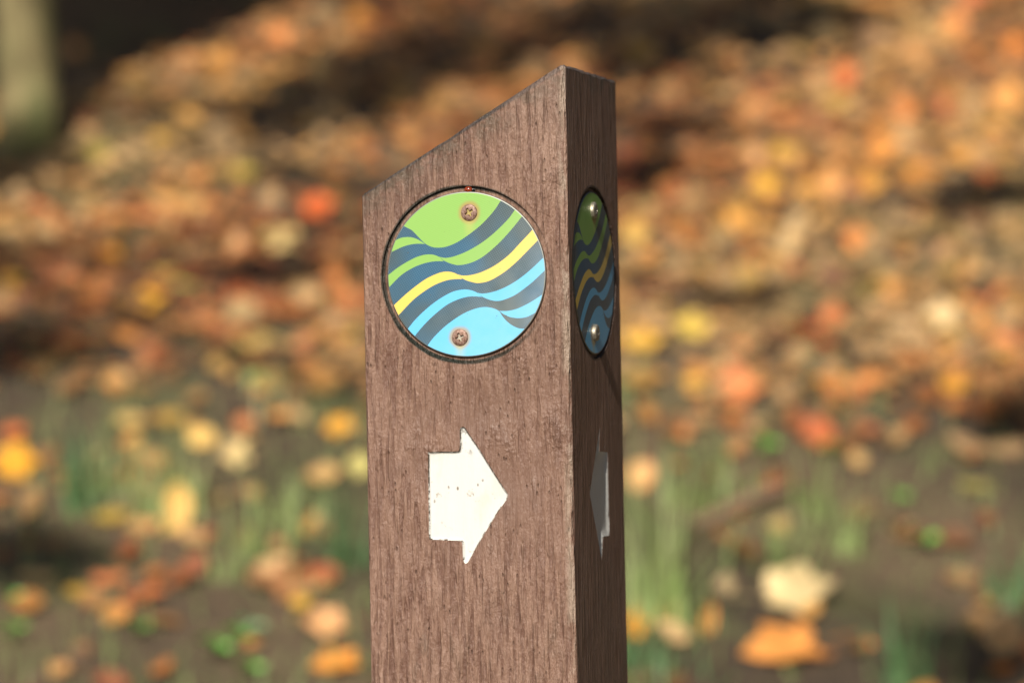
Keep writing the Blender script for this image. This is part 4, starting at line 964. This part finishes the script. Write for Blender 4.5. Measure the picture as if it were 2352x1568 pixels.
def curve(a, b, bend, k=6, rnd=random):
    m = (a + b) / 2 + bend; return [a * (1 - t) ** 2 + m * 2 * t * (1 - t) + b * t * t for t in [i / k for i in range(k + 1)]]
# stick lying on the earth, right of the post
sx0, sy0, sx1, sy1 = (0.1942, 3.9246, 0.308, 3.999)
V = []; F = []; p0 = Vector((sx0, sy0, ground(sx0, sy0) + .006)); p1 = Vector((sx1, sy1, ground(sx1, sy1) + .012))
tube(V, F, curve(p0, p1, Vector((0, 0, .01)), 8), [.007, .0075, .007, .0075, .007, .0065, .007, .006, .005], 8)
SM = Mat('dry_stick'); SM.color((.24, .15, .095)); SM.set(Roughness=.8)
tag(obj('stick', mesh('stick', V, F, [SM.m], True)), 'thin brown stick lying slantwise on the earth right of the post', 'stick')

# ------------------------------------------------------------------ trees
def crown_mesh(name, clusters, mat, per, seed, size=.06, extra=0):
    V = []; F = []; rnd = random.Random(seed)
    for (c, r) in clusters:
        for k in range(int(per * r * r * 10) + extra):
            u = Vector((rnd.gauss(0, 1), rnd.gauss(0, 1), rnd.gauss(0, 1))).normalized() * r * rnd.random() ** .45
            p = c + Vector((u.x, u.y, u.z * .75)); n = Vector((rnd.gauss(0, 1), rnd.gauss(0, 1), rnd.gauss(0, 1))).normalized()
            a = n.orthogonal().normalized(); b = n.cross(a); s = size * rnd.uniform(.6, 1.3); i = len(V)
            V += [tuple(p - a * s), tuple(p - a * s * .2 + b * s * .5 + n * s * .1), tuple(p + a * s), tuple(p - a * s * .2 - b * s * .5 + n * s * .1)]
            F.append((i, i + 1, i + 2, i + 3))
    return mesh(name, V, F, [mat])
CR = green_mat('autumn_foliage', (.10, .13, .03), (.26, .15, .04), .35)
tx, ty = (-0.6704, 5.1083)
tr = empty('young_tree', (tx, ty, ground(tx, ty) - .05)); tag(tr, 'slim young tree with pale mossy trunk at the upper left corner', 'tree')
V = []; F = []
pts = [Vector((0, 0, 0)), Vector((0, 0, .12)), Vector((-.003, 0, .25)), Vector((-.008, .01, .45)), Vector((-.03, .02, .9)), Vector((-.02, .05, 1.6)), Vector((-.05, .05, 2.4)), Vector((-.03, .1, 3.4))]
tube(V, F, pts, [.050, .043, .0405, .039, .036, .030, .022, .012], 20)
limbs = [(pts[5], Vector((.5, .3, 2.3))), (pts[5], Vector((-.55, .1, 2.5))), (pts[6], Vector((.4, -.2, 3.1))), (pts[6], Vector((-.4, .4, 3.2)))]
for a, b in limbs: tube(V, F, curve(a, b, Vector((0, 0, -.1))), [.018, .016, .014, .011, .009, .007, .004], 8)
obj('trunk', mesh('trunk', V, F, [BARK.m], True), tr)
obj('crown', crown_mesh('crown', [(b, .4) for a, b in limbs] + [(pts[7], .45)], CR, 60, 3, .04), tr)

# one big tree left of the viewer whose boughs shade parts of the bank
SHADE = [
    (-0.95, 7.5, 0.45, 7.5),
    (-0.6, 7.4, 0.4, 7.5),
    (-1.35, 7.5, 0.45, 7.5),
    (-1.1, 7.9, 0.4, 7.6),
    (-0.7, 7.9, 0.4, 7.6),
    (-0.328, 5.235, 0.09, 6.5),
    (-0.255, 5.286, 0.16, 6.5),
    (-0.041, 5.486, 0.12, 6.5),
    (0.159, 5.618, 0.14, 6.6),
    (0.273, 5.611, 0.14, 6.6),
    (-0.521, 5.746, 0.08, 7),
    (-0.183, 5.396, 0.15, 6.5),
    (-0.107, 5.51, 0.16, 6.5),
    (0.328, 5.629, 0.17, 6.9),
    (0.413, 5.603, 0.15, 6.9),
    (0.205, 5.432, 0.1, 6.5),
    (0.669, 4.841, 0.05, 6.5),
    (0.579, 4.155, 0.045, 6.0),
    (0.458, 3.63, 0.07, 5.8),
    (-0.589, 4.431, 0.06, 5.8),
    (0.177, 4.948, 0.045, 6.2),
    (0.617, 4.844, 0.04, 6.3),
    (0.239, 5.114, 0.04, 6.3),
    (-0.305, 4.636, 0.035, 6),
    (0.284, 4.536, 0.03, 6),
    (-0.523, 3.909, 0.04, 5.6),
    (-0.499, 3.867, 0.04, 5.6),
]
bt = empty('shade_tree', (-3.6, -.6, ground(-3.6, -.6) - .1)); tag(bt, 'large tree on the left outside the picture whose boughs shade the bank', 'tree')
V = []; F = []; org = Vector((-3.6, -.6, ground(-3.6, -.6) - .1)); cl = []
fork = Vector((.1, 0, 3.4)); tube(V, F, [Vector((0, 0, 0)), Vector((0, 0, .4)), Vector((.05, .05, 1.6)), fork, Vector((.0, .1, 5.2)), Vector((.1, 0, 7.5))], [.34, .26, .22, .19, .13, .05], 16)
for (gx, gy, r, t) in SHADE:
    c = Vector((gx, gy, ground(gx, gy))) + S * t - org; cl.append((c, r))
    tube(V, F, curve(fork + Vector((0, 0, random.uniform(1.2, 3.4))), c, Vector((0, 0, .3))), [.028, .024, .02, .017, .014, .010, .006], 7)
for k in range(14):
    a = k * 2.4; c = Vector((math.cos(a) * 1.3 - 1.2, math.sin(a) * 1.5, 5.2 + (k % 5) * .6)); cl.append((c, .8)); tube(V, F, curve(fork + Vector((0, 0, 1)), c, Vector((0, 0, .3))), [.06, .05, .04, .03, .02, .012, .006], 7)
obj('trunk', mesh('trunk', V, F, [DBARK.m], True), bt)
obj('crown', crown_mesh('crown', cl, CR, 190, 8, .07, 17), bt)

# dark bushes added unseen on the right: they keep the sky off the side of the post
EV = green_mat('evergreen_leaf', (.018, .035, .012), (.035, .055, .02), .1)
for i, (bx, by, br) in enumerate([(2.2, 1.0, .95), (2.5, 2.6, 1.0), (2.3, -.7, 1.0), (3.4, .2, 1.3), (3.6, 2.2, 1.3), (3.7, 4.0, 1.1), (1.75, 3.9, .6), (1.75, 5.0, .65), (2.3, 6.0, .8)]):
    g0 = ground(bx, by); o = empty('sky_block_bush', (bx, by, g0 - .05))
    tag(o, 'dark evergreen bush added right of the post outside the picture to block the sky', 'bush', 'added sky-blocking bushes')
    V = []; F = []; rnd = random.Random(i); cl = []
    for k in range(7):
        a = k * .9; e = Vector((math.cos(a) * br * .45, math.sin(a) * br * .45, .5 + .42 * k * br)); cl.append((e, br * .62))
        tube(V, F, curve(Vector((0, 0, 0)), e, Vector((0, 0, .1))), [.05, .045, .04, .03, .02, .015, .008], 7)
    obj('stem', mesh('stem', V, F, [DBARK.m], True), o); obj('crown', crown_mesh('crown', cl, EV, 110, i + 20, .065), o)
